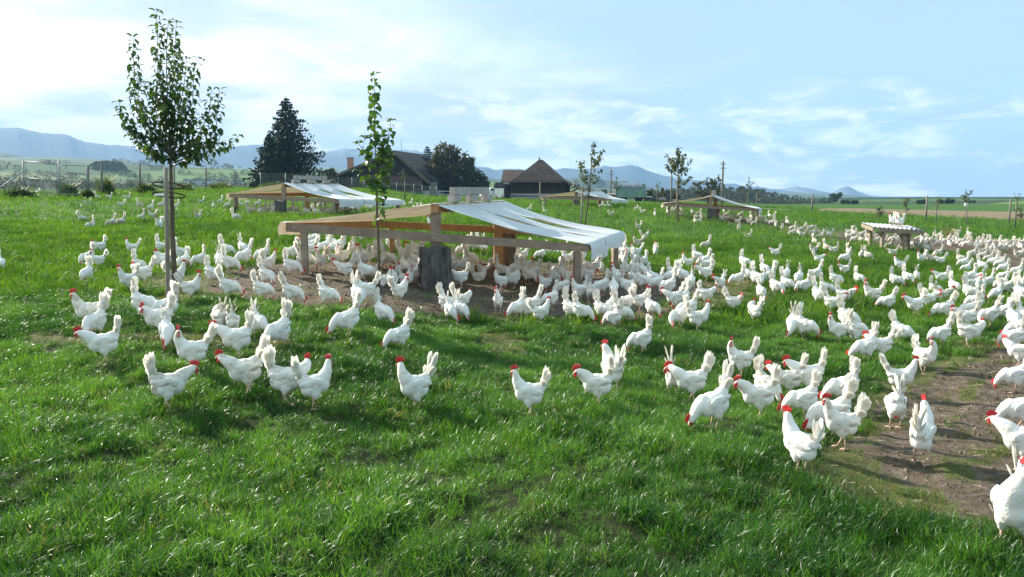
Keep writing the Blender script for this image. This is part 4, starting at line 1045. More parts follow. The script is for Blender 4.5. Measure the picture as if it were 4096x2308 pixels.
def small_sapling(label, foot, D, top, spread_px, nb, leaves, seed, stake=None, ll=.10, m=M_SAPL, group="staked saplings on the pasture", rt=.03, crown0=.45):
    rr = random.Random(seed); f = P(*foot, D); f = Vector((f.x, D, gz(f.x, D))); t = P(*top, D)
    root = thing("sapling", label, "tree", f, 0, group); H_ = t.z - f.z; W_ = spread_px / FPX * D
    tr = [Vector((0, 0, -.1))] + [Vector(((t.x - f.x) * s + rr.uniform(-.02, .02) * H_ * .3, rr.uniform(-.02, .02), H_ * s)) for s in (.2, .4, .55, .7, .85, 1)]
    mb = MB(); mb.tube(tr, [rt * (1.1 - .13 * i) for i in range(7)], 8); part("trunk", mb, M_TRUNK, root, True)
    bm_ = MB(); spots = []
    for b in range(nb):
        z = H_ * rr.uniform(crown0, .82); a = 2 * PI * b / nb + rr.uniform(-.4, .4); ln = W_ * rr.uniform(.55, 1.0) * (1.15 - .6 * (z / H_ - crown0))
        p0 = Vector(((t.x - f.x) * z / H_, 0, z)); pp = [p0, p0 + Vector((math.cos(a) * ln * .5, math.sin(a) * ln * .5, ln * .35)), p0 + Vector((math.cos(a) * ln * .85, math.sin(a) * ln * .85, ln * rr.uniform(.7, 1.3)))]
        bm_.tube(pp, [rt * .42, rt * .3, rt * .12], 5)
        for _ in range(int(leaves / nb)):
            s = rr.uniform(.25, 1); q = lerp(pp[0], pp[1], s * 2) if s < .5 else lerp(pp[1], pp[2], s * 2 - 1); spots.append(q)
    for _ in range(int(leaves * .25)): spots.append(Vector(((t.x - f.x), 0, H_ * rr.uniform(.75, 1))))
    part("branches", bm_, M_TRUNK, root, True)
    lf = MB(); bmsh = ME_LEAF[0]
    for q in spots:
        M_ = Matrix.Translation(q + Vector((rr.gauss(0, .04), rr.gauss(0, .04), rr.gauss(0, .03))) * 1) @ Euler((rr.uniform(-1, 1), rr.uniform(-.4, .9), rr.uniform(0, 6.28))).to_matrix().to_4x4() @ Matrix.Scale(ll * rr.uniform(.7, 1.3), 4)
        lf.add([M_ @ v.co for v in bmsh.vertices], [tuple(p_.vertices) for p_ in bmsh.polygons])
    if lf.v: part("foliage", lf, m, root, True, 'stuff')
    if stake:
        s0 = P(stake[0], foot[1], D - .15); s1 = P(stake[1], stake[2], D - .1); b = Vector((s0.x, s0.y, gz(s0.x, s0.y)))
        sr = thing("tree_stake", "pale stake beside " + stake[3], "stake", b, 0, "stakes of the saplings"); mb = MB(); mb.tube([(0, 0, -.1), s1 - b], [.035, .03], 8); part("shaft", mb, M_STAKE, sr, True)
    return root
small_sapling("open-crowned sapling rising past the white tarp's far corner", (2337, 917), 29.5, (2375, 566), 85, 9, 260, 1, (2322, 2331, 745, "the open-crowned sapling past the tarp corner"), .13)
small_sapling("dense upright sapling at the left post of the far shelter", (2714, 885), 41, (2712, 590), 62, 12, 520, 2, (2706, 2708, 720, "the dense sapling at the far shelter"), .15)
small_sapling("thin sapling with white tree tag before the farmhouse", (1624, 820), 62, (1612, 676), 22, 5, 60, 3, (1619, 1619, 712, "the thin tagged sapling"), .13)
small_sapling("small sapling behind the green trailer, before the blue hill", (2465, 800), 78, (2466, 704), 25, 6, 90, 4, (2463, 2463, 745, "the small sapling by the green trailer"), .16)
small_sapling("sparse sapling between trailer and far shelter", (2629, 818), 76, (2628, 722), 22, 6, 50, 5, (2628, 2628, 750, "the sparse sapling near the sheds"), .15)
small_sapling("bare-topped sapling above the far shelter's right roof", (2993, 815), 66, (2996, 708), 26, 6, 70, 6, (2992, 2992, 764, "the bare-topped sapling over the far shelter"), .14)
small_sapling("twiggy sapling just right of the far shelter's roof", (3028, 819), 66, (3030, 738), 15, 6, 14, 7, (3027, 3027, 770, "the twiggy sapling by the far shelter"), .12)
small_sapling("round-topped field sapling left of the tallest grey post", (3624, 858), 62, (3624, 790), 17, 8, 120, 8, (3624, 3624, 830, "the round-topped field sapling"), .15)
small_sapling("slim field sapling right of the tallest grey post", (3746, 863), 62, (3752, 784), 14, 6, 70, 9, (3746, 3746, 815, "the slim field sapling"), .14)
small_sapling("bent field sapling with a white box on its stake", (3868, 868), 60, (3864, 758), 26, 7, 110, 10, (3869, 3869, 815, "the bent field sapling, carrying a white box"), .16)
small_sapling("wide bare field sapling near the right picture border", (4064, 873), 58, (4075, 770), 26, 7, 60, 11, (4060, 4066, 800, "the bare field sapling near the border"), .13)
small_sapling("small leafy seedling on the field edge right of the last post", (4085, 876), 58, (4083, 838), 14, 6, 90, 12, None, .12)
small_sapling("low bushy seedling in the grass left of the field saplings", (3518, 856), 56, (3519, 824), 20, 7, 120, 13, None, .14, crown0=.2)
nb_ = P(3865, 818, 59.6); bx = thing("nest_box", "white box with a dark mark fixed on a field sapling's stake", "sign box", nb_); mb = MB(); mb.box((0, 0, 0), (.22, .12, .2)); part("panel", mb, M_WHITE, bx)
mb = MB(); mb.bar((-.05, -.066, .04), (.0, -.066, -.05), .01, .02); mb.bar((.05, -.066, .04), (.0, -.066, -.05), .01, .02); part("mark", mb, M_BLACK, bx)

def quadleaf(mb, c, size, rr):
    n = Vector((rr.gauss(0, 1), rr.gauss(0, 1), rr.gauss(0, .8))).normalized(); u = n.orthogonal().normalized(); v = n.cross(u); a = rr.uniform(0, 6.28)
    u, v = u * math.cos(a) + v * math.sin(a), v * math.cos(a) - u * math.sin(a); s = size * rr.uniform(.6, 1.3)
    mb.add([c - u * s * .5, c + v * s * .32 + n * s * .1, c + u * s * .5, c - v * s * .32 + n * s * .1], [(0, 1, 2), (0, 2, 3)])
def conifer(label, foot_px, D, top, half_w, m, seed, nlay=30, name="spruce_tree", dens=1.0):
    rr = random.Random(seed); b = P(foot_px[0], foot_px[1], D); b.z = gz(b.x, D); t = P(top[0], top[1], D); H_ = t.z - b.z; Wd = half_w / FPX * D
    root = thing(name, label, "tree", b); mb = MB(); mb.tube([(0, 0, -.3), (0, 0, H_ * .5), (0, 0, H_)], [H_ * .028, H_ * .016, .03], 9); part("trunk", mb, M_TRUNKD, root, True)
    br = MB(); ne = MB()
    for k in range(nlay):
        s = (k + .5) / nlay; z = H_ * (.03 + .96 * s); R_ = Wd * (1 - s) ** .70 * (1 - .25 * max(0, .15 - s) / .15) * (1 + .13 * math.sin(k * 2.1) + .12 * math.sin(k * .9 + seed))
        nbr = int((8 + 9 * (1 - s)) * 1.0)
        for j in range(nbr):
            a = 2 * PI * (j + rr.uniform(-.35, .35)) / nbr + k * .7; r = R_ * rr.uniform(.60, 1.20) * (1 + .13 * math.sin(3 * a + seed)) + .1
            d = Vector((math.cos(a), math.sin(a), 0)); p0 = Vector((0, 0, z)); p1 = p0 + d * r * .6 + Vector((0, 0, -r * .10)); p2 = p0 + d * r + Vector((0, 0, -r * .10 + r * rr.uniform(-.05, .12)))
            br.tube([p0, p1, p2], [.05 * (1.2 - s), .035, .01], 3, False)
            for _ in range(int((7 + 22 * (r / Wd)) * dens)):
                f = rr.uniform(.18, 1.03); q = lerp(p0, p1, f / .6) if f < .6 else lerp(p1, p2, (f - .6) / .4)
                q = q + Vector((rr.gauss(0, .05) * r, rr.gauss(0, .05) * r, 0)) - Vector((0, 0, abs(rr.gauss(0, .16)) * (.5 + r * .25)))
                quadleaf(ne, q, .22 + .16 * r / Wd + H_ * .008, rr)
    part("branches", br, M_TRUNKD, root); part("foliage", ne, m, root, False, 'stuff'); return root
conifer("tall dark spruce left of the farmhouse, widest and highest far tree", (1157, 772), 116, (1170, 385), 160, M_SPRUCE, 1, 36, dens=1.5)
conifer("lower dark spruce leaning against the left flank of the tallest spruce", (1085, 770), 113, (1088, 530), 78, M_SPRUCE, 5, 24, dens=1.3)
conifer("blue-grey spruce between the farmhouse and the autumn trees", (1712, 775), 158, (1712, 582), 75, M_BLUES, 2, 22, "blue_spruce", .9)
def broadleaf(label, foot_px, D, lobes, m, seed, n=6000, size=.35, name="broadleaf_tree", trunk_r=.25, cat="tree", bare=0):
    """lobes: px, py, radius px of the foliage masses"""
    rr = random.Random(seed); b = P(foot_px[0], foot_px[1], D); b.z = gz(b.x, D); root = thing(name, label, cat, b)
    L = [(P(x, y, D + rr.uniform(-1, 1) * r / FPX * D * .8) - b, r / FPX * D) for x, y, r in lobes]
    tot = sum(r ** 2 for _, r in L); mb = MB(); bm_ = MB(); top = max(c.z for c, r in L)
    mb.tube([(0, 0, -.3), (0, 0, top * .3), (0, 0, top * .6)], [trunk_r, trunk_r * .8, trunk_r * .5], 9); part("trunk", mb, M_TRUNKD, root, True)
    lf = MB()
    for c, r in L:
        bm_.tube([Vector((0, 0, min(top * .55, c.z * .7))), lerp(Vector((0, 0, top * .4)), c, .6), c], [trunk_r * .45, trunk_r * .3, trunk_r * .1], 5)
        for _ in range(7 if not bare else 16):
            d = Vector((rr.gauss(0, 1), rr.gauss(0, 1), rr.gauss(.3, 1))).normalized(); bm_.tube([c, c + d * r * .6, c + d * r * rr.uniform(.9, 1.15) + Vector((0, 0, .1 * r))], [trunk_r * .12, trunk_r * .07, trunk_r * .03], 4, False)
        k = int(n * r * r / tot); ncl = max(6, int(r * r * 9) + 6)
        cl = []
        for _ in range(ncl):
            d = Vector((rr.gauss(0, 1), rr.gauss(0, 1), rr.gauss(0, 1))).normalized() * r * rr.uniform(.45, 1.0); cl.append(c + d)
        for _ in range(k):
            q = rr.choice(cl) + Vector((rr.gauss(0, .17), rr.gauss(0, .17), rr.gauss(0, .15))) * r; quadleaf(lf, q, size, rr)
    part("branches", bm_, M_TRUNKD, root, False, "stuff")
    if lf.v: part("foliage", lf, m, root, False, 'stuff')
    return root
broadleaf("brown-green autumn tree beside the blue spruce, tallest of its pair", (1800, 780), 150, [(1778,612,38),(1815,618,34),(1752,640,34),(1840,650,40),(1790,670,52),(1740,690,42),(1846,700,42),(1790,730,55),(1745,745,34),(1840,750,42)], M_DECID, 3, 7500, .5, "autumn_tree", .4)
broadleaf("dark green tree to the right of the brown autumn tree", (1895, 785), 148, [(1878,650,24),(1890,690,38),(1905,730,42),(1870,745,40),(1935,740,26),(1915,765,36),(1945,765,16)], M_DECIDG, 4, 5200, .45, "dark_green_tree", .35)
broadleaf("thin autumn bush between the spruce and farmhouse", (1312, 770), 135, [(1300,700,22),(1330,690,20),(1312,735,28),(1340,725,18)], M_DECID, 5, 900, .4, "shrub", .1, "bush", 1)
broadleaf("leafless orchard tree behind the far shelter's ridge", (2830, 815), 98, [(2790,745,26),(2830,735,28),(2868,730,26),(2850,770,30),(2800,780,24)], M_DECID, 6, 420, .35, "bare_tree", .14, "tree", 1)
broadleaf("twiggy brown bush behind the brown shed", (2620, 815), 118, [(2600,775,24),(2650,780,24),(2700,785,22)], M_DECID, 16, 900, .4, "bush", .1, "bush", 1)
for lab, fx, D, lb in (("pair of tall trees on the ridge before the pale peak", 3345, 330, [(3333,786,14),(3352,782,14),(3340,796,12)]), ("long hedge on the far field ridge", 3395, 250, [(3372,809,9),(3390,808,9),(3408,810,8),(3424,810,9)]), ("dark round bush on the skyline left of the tallest post", 3685, 240, [(3675,808,9),(3692,808,10)]), ("wide dark bush pair on the skyline right of the tallest post", 3785, 240, [(3765,808,10),(3790,803,12),(3808,807,9)]), ("low bush on the skyline beside the white box", 3888, 240, [(3880,810,6),(3895,810,6)]), ("round tree below the hill ridge at the forest's end", 3300, 300, [(3290,818,16),(3312,816,16),(3300,828,16)])):
    broadleaf(lab, (fx, 825), D, lb, M_DECIDG, int(fx), 700, .0028 * D, "field_tree", .15)

# woods too far away to count
def woods(name, label, spots_, m, seed, leafn=46, fac=1.0):
    rr = random.Random(seed); mb = MB()
    for px, yt, yb, D, con in spots_:
        t = P(px, yt, D); b_ = P(px, yb, D); g = min(b_.z, gz(t.x, D)); h_ = max(2.5, t.z - g); w = h_ * (.22 if con else .36) * fac
        for _ in range(leafn):
            s = rr.random() ** .8
            r = w * ((1 - s) ** .8 if con else math.sqrt(max(0.03, 1 - (2 * s - .95) ** 2))) * rr.uniform(.55, 1.05); a = rr.uniform(0, 6.28)
            quadleaf(mb, Vector((t.x + r * math.cos(a), D + r * math.sin(a), t.z - h_ * (1 - s))), h_ * (.20 if con else .24), rr)
    o = obj(name, mb.mesh(name, m)); o['kind'] = 'stuff'; o['label'] = label; return o
rr = random.Random(9); sp_ = []
fx_, fy_ = [2530, 2580, 2680, 2770, 2900, 2987, 3050, 3096, 3150, 3204, 3240, 3275, 3300], [782, 768, 760, 752, 750, 753, 761, 770, 780, 788, 797, 812, 824]
for row in range(6):
    for px in np.arange(2520, 3300, 11 - row * .4):
        x = px + rr.uniform(-6, 6); top = float(np.interp(x, fx_, fy_)); bot = 838
        y = top + (bot - top) * row / 7.0 + rr.uniform(-5, 5); sp_.append((x, y, y + rr.uniform(28, 44), 440 - row * 22 + rr.uniform(-8, 8), rr.random() < .4))
woods("forest", "dark mixed forest on the hill behind the far shelter", sp_, M_WOODS, 1, 50)
sp_ = []
for _ in range(760):
    px = rr.uniform(-80, 1060); band = rr.choice((650, 668, 690, 700, 712, 720, 724, 735, 740, 744)); D = {650: 1100, 668: 900, 690: 700, 700: 620, 712: 560, 720: 500, 724: 470, 735: 430, 740: 380, 744: 340}[band]
    if math.sin(px * .021 + band) + .6 * math.sin(px * .057 + band * 2) < .0 and band < 735: continue
    y = band + rr.uniform(-3, 4) + 8; q = G(px, y)
    if not 140 < q.y < 2200: continue
    sp_.append((px, y - rr.uniform(11, 22), y + 3, q.y + rr.uniform(-4, 4), rr.random() < .2))
q_ = G(425, 676)
for k in range(44): px = 425 + rr.uniform(-45, 60); sp_.append((px, 654 - 9 * math.cos((px - 425) / 50) + rr.uniform(-2, 3), 684, q_.y + rr.uniform(-8, 8), False))
woods("valley_woods", "tree lines and copses across the valley fields", sp_, M_WOODS, 2, 40, 1.9)
sp_ = []
for _ in range(200): px = rr.uniform(3150, 4150); sp_.append((px, 806 + rr.uniform(-7, 3) - 3 * math.sin(px * .03), 822, 420 + rr.uniform(-20, 40), rr.random() < .2))
for _ in range(40): px = rr.uniform(3240, 3330); sp_.append((px, 790 + rr.uniform(0, 8), 815, 400, rr.random() < .3))
woods("far_treeline", "low far treeline along the right skyline", sp_, M_WOODS, 3, 18)

# weeds along the gate and fence, dry stalks by the hut
M_WEED = leafmat("rank_weed", (.030, .060, .015), (.085, .12, .03), .3, .5, .3); M_DRY = leafmat("dry_stalk", (.22, .20, .10), (.38, .34, .18), .3, .6, .2)
def weeds(label, px, py, D, wpx, h_, m, n, seed, name="weed_clump", grp=None):
    rr = random.Random(seed); b = P(px, py, D); b.z = gz(b.x, D); root = thing(name, label, "weeds", b, 0, grp); mb = MB(); w = wpx / FPX * D
    for _ in range(n):
        x, y = rr.gauss(0, w * .42), rr.gauss(0, w * .2); a = rr.uniform(0, 6.28); L = h_ * rr.uniform(.4, 1.1) * max(.3, 1 - (x / w) ** 2); l = rr.uniform(.1, .7); wd = .012 + .008 * D / 40
        d = Vector((math.cos(a) * l, math.sin(a) * l, 1)) * L; sd_ = Vector((-math.sin(a), math.cos(a), 0)) * wd
        mb.add([Vector((x, y, 0)) - sd_, Vector((x, y, 0)) + sd_, Vector((x, y, 0)) + d * .6 + sd_, Vector((x, y, 0)) + d + Vector((math.cos(a), math.sin(a), -.2)) * L * .25, Vector((x, y, 0)) + d * .6 - sd_], [(0, 1, 2, 4), (4, 2, 3)])
    part("stalks", mb, m, root, False, 'stuff')
for i, (lab, px, py, D, w, h_) in enumerate((("dark weed clump at the foot of the gate's left post", 75, 779, 45.5, 80, .75), ("weeds at the right gate post", 352, 780, 46.5, 28, .6), ("tall weed clump at the first wooden fence post", 425, 760, 53, 34, 1.5), ("weeds behind the open gate leaf", 275, 762, 49, 40, 1.1), ("rough weeds by the second wooden fence post", 580, 760, 57, 60, .9), ("weeds behind the apple tree stake at the fence", 735, 764, 62, 50, .8), ("weeds between the last wooden fence posts", 880, 764, 70, 70, .9), ("rank weeds under the spruce fence", 1090, 766, 90, 80, 1.2), ("brown weeds before the farmhouse wall", 1470, 778, 121, 60, 2.0))):
    weeds(lab, px, py, D, w, h_, M_WEED, 420, i, grp="weed clumps along the fence")
weeds("tall dry weed tuft on the slope behind the hut", 3800, 934, 36, 20, .75, M_DRY, 90, 30)
weeds("green weed sprouting at the left post of the spruce side shelter", 930, 850, 32, 14, .42, M_WEED, 120, 31)
# ------------------------------------------------------------------ hens
def feather_material():
    m, n, l, b = material("white_feathers")
    oi = n.new('ShaderNodeObjectInfo')
    f = _noise(n, l, 'Object', 7, 5)
    f2 = _noise(n, l, 'Object', 20, 4, (.6, 1, 1))
    # muddy patches: more of them on the birds whose object colour says so
    sep_ = n.new('ShaderNodeSeparateColor'); l.new(oi.outputs['Color'], sep_.inputs[0])
    t = n.new('ShaderNodeMath'); t.operation = 'MULTIPLY'; l.new(f, t.inputs[0]); l.new(f2, t.inputs[1])
    t2 = n.new('ShaderNodeMath'); t2.operation = 'MULTIPLY_ADD'; l.new(sep_.outputs[0], t2.inputs[0]); t2.inputs[1].default_value = .16; l.new(t.outputs[0], t2.inputs[2])
    c = _ramp(n, l, t2.outputs[0], [(.27, (.86, .84, .79)), (.37, (.77, .72, .63)), (.47, (.42, .35, .27))])
    l.new(c, b.inputs['Base Color']); b.inputs['Roughness'].default_value = .75; b.inputs['Specular IOR Level'].default_value = .2
    b.inputs['Sheen Weight'].default_value = .25
    b.inputs['Subsurface Weight'].default_value = .12; b.inputs['Subsurface Radius'].default_value = (.02, .016, .012); b.inputs['Subsurface Scale'].default_value = .5
    v = n.new('ShaderNodeTexVoronoi'); v.inputs['Scale'].default_value = 75; tc_ = n.new('ShaderNodeTexCoord')
    mp = n.new('ShaderNodeMapping'); mp.inputs['Scale'].default_value = (.55, 1, 1); l.new(tc_.outputs['Object'], mp.inputs[0]); l.new(mp.outputs[0], v.inputs['Vector'])
    k = n.new('ShaderNodeMath'); k.operation = 'ADD'; l.new(v.outputs['Distance'], k.inputs[0]); l.new(_noise(n, l, 'Object', 60, 4, (.3, 1, 1)), k.inputs[1])
    _bump(n, l, b, k.outputs[0], .3, .006)
    return m
def plume_material():
    m, n, l, b = material("tail_plume"); out = n['Material Output']
    oi = n.new('ShaderNodeObjectInfo')
    sep_ = n.new('ShaderNodeSeparateColor'); l.new(oi.outputs['Color'], sep_.inputs[0])
    a = n.new('ShaderNodeMath'); a.operation = 'MULTIPLY_ADD'; l.new(sep_.outputs[0], a.inputs[0]); a.inputs[1].default_value = .2; l.new(_noise(n, l, 'Object', 16, 5), a.inputs[2])
    c = _ramp(n, l, a.outputs[0], [(.52, (.87, .85, .80)), (.80, (.66, .59, .49))])
    l.new(c, b.inputs['Base Color']); b.inputs['Roughness'].default_value = .6; b.inputs['Specular IOR Level'].default_value = .25
    _bump(n, l, b, _noise(n, l, 'Object', 120, 3, (1, 1, .12)), .3, .004)
    tr = n.new('ShaderNodeBsdfTranslucent'); tr.inputs['Color'].default_value = (.93, .89, .80, 1)
    ms = n.new('ShaderNodeMixShader'); ms.inputs[0].default_value = .42
    l.new(b.outputs[0], ms.inputs[1]); l.new(tr.outputs[0], ms.inputs[2]); l.new(ms.outputs[0], out.inputs['Surface'])
    return m
M_FEATHER, M_PLUME = feather_material(), plume_material()
M_COMB = pmat("comb_red", (.50, .018, .022), (.70, .045, .045), 40, .45, .3, spec=.4, bdist=.003)
_b = M_COMB.node_tree.nodes['Principled BSDF']; _b.inputs['Subsurface Weight'].default_value = .25; _b.inputs['Subsurface Radius'].default_value = (.02, .004, .004); _b.inputs['Subsurface Scale'].default_value = .4
M_LEG = pmat("shank_skin", (.52, .34, .24), (.68, .50, .36), 60, .6, .3, bdist=.002)
M_BEAK = pmat("beak_horn", (.55, .40, .24), (.70, .56, .38), 50, .4, 0)
M_EYE = pmat("eye_dark", (.02, .010, .006), (.05, .02, .01), 50, .15, 0, spec=.6)

def ell(bm, c, r, rot=(0, 0, 0), sub=2):
    mt = Matrix.Translation(c) @ Euler(rot).to_matrix().to_4x4() @ Matrix.Diagonal((*r, 1))
    bmesh.ops.create_icosphere(bm, subdivisions=sub, radius=1, matrix=mt)

def remeshed(bm, name, voxel, m, smooth=5):
    me = bpy.data.meshes.new("tmp"); bm.to_mesh(me); bm.free()
    o = bpy.data.objects.new("tmp", me); COL.objects.link(o)
    r = o.modifiers.new("r", 'REMESH'); r.mode = 'VOXEL'; r.voxel_size = voxel
    s = o.modifiers.new("s", 'SMOOTH'); s.iterations = smooth; s.factor = .5
    dg = bpy.context.evaluated_depsgraph_get()
    out = bpy.data.meshes.new_from_object(o.evaluated_get(dg))
    out.name = name; out.materials.clear(); out.materials.append(m)
    out.polygons.foreach_set('use_smooth', [True] * len(out.polygons))
    bpy.data.objects.remove(o); bpy.data.meshes.remove(me)
    return out

HIP = Vector((0, 0, .20))
def pose(kind, turn):
    """joint positions of one stance; x runs forward"""
    tp = {'u': R(-6), 'w': R(4), 'p': R(17), 's': R(-2)}[kind]        # nose-down tilt of the trunk
    rot = Matrix.Rotation(tp, 3, 'Y')
    T = lambda v: HIP + rot @ (Vector(v) - HIP)
    nb = T((.105, 0, .262))
    if kind in 'us':
        ch = [nb, nb + Vector((.030, 0, .045)), nb + Vector((.042, 0, .090)), nb + Vector((.052, 0, .128))]; hp = R(4)
    elif kind == 'w':
        ch = [nb, nb + Vector((.045, 0, .030)), nb + Vector((.085, 0, .052)), nb + Vector((.120, 0, .066))]; hp = R(12)
    else:
        nb = T((.118, 0, .235)); ch = [nb, nb + Vector((.045, 0, -.035)), nb + Vector((.078, 0, -.085)), nb + Vector((.096, 0, -.122))]; hp = R(52)
    rz = Matrix.Rotation(turn, 3, 'Z')
    for i in range(1, 4):
        f = (i / 3.0); ch[i] = nb + Matrix.Rotation(turn * f, 3, 'Z') @ (ch[i] - nb)
    return T, rot, ch, hp, tp

def hen_body(kind, turn, voxel):
    T, rot, ch, hp, tp = pose(kind, turn)
    bm = bmesh.new(); e = (0, tp, 0); sub = 2
    ell(bm, T((0, 0, .205)), (.130, .088, .096), (0, tp - R(6), 0))
    ell(bm, T((.068, 0, .207)), (.085, .082, .097), e)
    ell(bm, T((.095, 0, .243)), (.064, .062, .074), e)
    ell(bm, T((-.085, 0, .242)), (.088, .060, .064), (0, tp + R(22), 0))
    ell(bm, T((-.060, 0, .172)), (.098, .079, .078), e)
    ell(bm, T((-.130, 0, .262)), (.050, .036, .055), (0, tp + R(25), 0))
    ell(bm, T((-.152, 0, .300)), (.036, .026, .062), (0, tp - R(16), 0)); ell(bm, T((-.166, 0, .350)), (.026, .017, .055), (0, tp - R(14), 0))
    for s in (-1, 1):
        ell(bm, T((-.008, s * .040, .142)), (.058, .038, .064), e)
        ell(bm, T((-.018, s * .045, .098)), (.024, .020, .038), (0, tp - R(14), 0))
    rad = [.068, .053, .040, .031]
    for i in range(3):
        for k in range(5):
            f = k / 5; ell(bm, ch[i].lerp(ch[i+1], f), (rad[i] * (1-f) + rad[i+1] * f,) * 3)
    hd = ch[3]; hr = (0, hp, turn)
    fw = Matrix.Rotation(turn, 3, 'Z') @ Matrix.Rotation(hp, 3, 'Y') @ Vector((1, 0, 0))
    ell(bm, hd, (.030, .024, .027), hr); ell(bm, hd + fw * .014, (.030, .019, .020), hr)
    return remeshed(bm, "hen_body", voxel, M_FEATHER, 8 if voxel < .012 else 3)

def blade(mb, base, d, side, L, w, nrm, curl=.25, n=5):
    """one broad feather: rounded vane with a slight curl"""
    rows = []
    for k in range(n + 1):
        s = k / n
        wd = w * (.45 + .75 * math.sin(PI * min(1, s * .62 + .12))) * (1 if s < .8 else math.sqrt(max(0.02, 1 - ((s - .8) / .2) ** 2)))
        p = base + d * (L * s) + nrm * (curl * L * s * s * .3)
        rows.append((p - side * wd / 2 + nrm * .003 * 0, p + nrm * w * .10 * (1 - s), p + side * wd / 2))
    vs = [v for r_ in rows for v in r_]
    fs = [(3*k+j, 3*k+j+1, 3*k+3+j+1, 3*k+3+j) for k in range(n) for j in range(2)]
    mb.add(vs, fs)

def hen_tail(lo, hi, L, seed, nf=10):
    """fan of main feathers folded like a roof; local origin at the tail base, x forward"""
    rr = random.Random(seed); mb = MB()
    for s in (-1, 1):
        for i in range(nf):
            a = R(lo + (hi - lo) * (i + rr.uniform(-.25, .25)) / (nf - 1))
            d = Vector((-math.cos(a), s * rr.uniform(.02, .10), math.sin(a))).normalized()
            side = Vector((math.sin(a), s * .10, math.cos(a))).normalized()
            nrm = Vector((0, s, 0))
            blade(mb, Vector((rr.uniform(-.008, .008), s * .010, rr.uniform(-.02, 0))), d, side, L * (rr.uniform(.93, 1.03) - .22 * (abs(i - nf * .62) / nf * 1.6) ** 1.6), .031, nrm, .3)
        for i in range(5):                                    # short coverts round the base
            a = R(lo - 8 + (hi - lo + 8) * i / 4); d = Vector((-math.cos(a), s * .30, math.sin(a))).normalized()
            blade(mb, Vector((.012, s * .016, -.02)), d, Vector((math.sin(a), s * .2, math.cos(a))).normalized(), L * .50, .040, Vector((0, s, 0)), .5, 4)
    return mb.mesh("hen_tail", M_PLUME, True)

def hen_wing(s):
    bm = bmesh.new(); ell(bm, (-.010, 0, 0), (.100, .016, .050), (0, R(-10), 0)); ell(bm, (-.090, 0, .006), (.062, .010, .026), (0, R(-6), 0)); ell(bm, (.055, 0, .004), (.046, .016, .040))
    me = remeshed(bm, "hen_wing", .008, M_FEATHER, 3)
    return me

def hen_leg(bend):
    mb = MB()
    hock = Vector((-.020 - bend * .01, 0, .085)); ank = Vector((bend * .035, 0, .012))
    mb.tube([(-.012, 0, .125), hock, hock.lerp(ank, .5), ank], [.013, .0085, .0068, .0075], 6)
    for a, ln in ((0, .062), (R(38), .055), (R(-38), .055), (R(180), .028)):
        d = Vector((math.cos(a), math.sin(a), 0))
        mb.tube([ank, ank + d * ln * .5 + Vector((0, 0, -.004)), ank + d * ln + Vector((0, 0, -.009))], [.0062, .005, .0022], 5)
    return mb.mesh("hen_leg", M_LEG, True)

def hen_comb():
    """single toothed comb that stands on the crown; local x forward"""
    out = [(-.040, .010), (-.050, .030), (-.036, .026), (-.030, .047), (-.017, .034), (-.008, .054), (.004, .036), (.014, .050), (.022, .030), (.033, .038), (.034, .018), (.030, .006)]
    mb = MB(); n = len(out)
    cen = (-.004, .016)
    V = []
    for s in (-1, 1):
        V += [Vector((x, s * (.0045 if z < .03 else .0022) + .004 * math.sin(x * 60) * (z / .05), z)) for x, z in out]
        V.append(Vector((cen[0], s * .0065, cen[1])))
    Fc = [(i, (i+1) % n, n) for i in range(n)] + [(n+1+(i+1) % n, n+1+i, 2*n+1) for i in range(n)] + [(i, n+1+i, n+1+(i+1) % n, (i+1) % n) for i in range(n)]
    mb.add(V, Fc); return mb.mesh("hen_comb", M_COMB)
def lump(name, items, m, sub=2):
    bm = bmesh.new()
    for c, r, rot in items: ell(bm, c, r, rot, sub)
    me = bpy.data.meshes.new(name); bm.to_mesh(me); bm.free(); me.materials.append(m)
    me.polygons.foreach_set('use_smooth', [True] * len(me.polygons)); return me
ME_COMB = hen_comb()
ME_FACE = lump("hen_face", [((.020, s * .0135, -.002), (.019, .0065, .015), (0, 0, s * R(-12))) for s in (-1, 1)], M_COMB)
ME_WATTLE = lump("hen_wattle", [((0, 0, -.012), (.0105, .0045, .019), (0, R(-10), 0)), ((0, 0, -.021), (.009, .005, .012), (0, 0, 0))], M_COMB, 2)
ME_EYE = lump("hen_eye", [((0, 0, 0), (.0042, .0026, .0042), (0, 0, 0))], M_EYE, 1)
_m = MB(); _m.tube([(.030, 0, .001), (.045, 0, -.001), (.058, 0, -.008)], [.0095, .0065, .0012], 6); ME_BEAK = _m.mesh("hen_beak", M_BEAK, True)
_h = MB(); _v = []
ME_LEGS = [hen_leg(0.0), hen_leg(.8), hen_leg(-.8)]
ME_WING = hen_wing(1)
TURNS = (0.0, R(32), R(-32), R(62), R(-62))
BODY = {(k, i): hen_body(k, t, .0085) for k in 'uwps' for i, t in enumerate(TURNS)}
BODY_FAR = {k: hen_body(k, 0.0, .017) for k in 'uwps'}
TAILS = [hen_tail(66, 88, .215, 1), hen_tail(57, 90, .205, 2), hen_tail(70, 87, .225, 3), hen_tail(60, 93, .21, 4)]
# head pieces of the small far birds in one mesh
def far_head():
    bm = bmesh.new(); bm.from_mesh(ME_COMB)
    ell(bm, (.020, 0, -.002), (.020, .018, .015), (0, 0, 0), 1); ell(bm, (.022, 0, -.026), (.010, .012, .020), (0, 0, 0), 1)
    me = bpy.data.meshes.new("hen_comb_and_wattles"); bm.to_mesh(me); bm.free(); me.materials.append(M_COMB); return me
ME_HEAD_FAR = far_head()

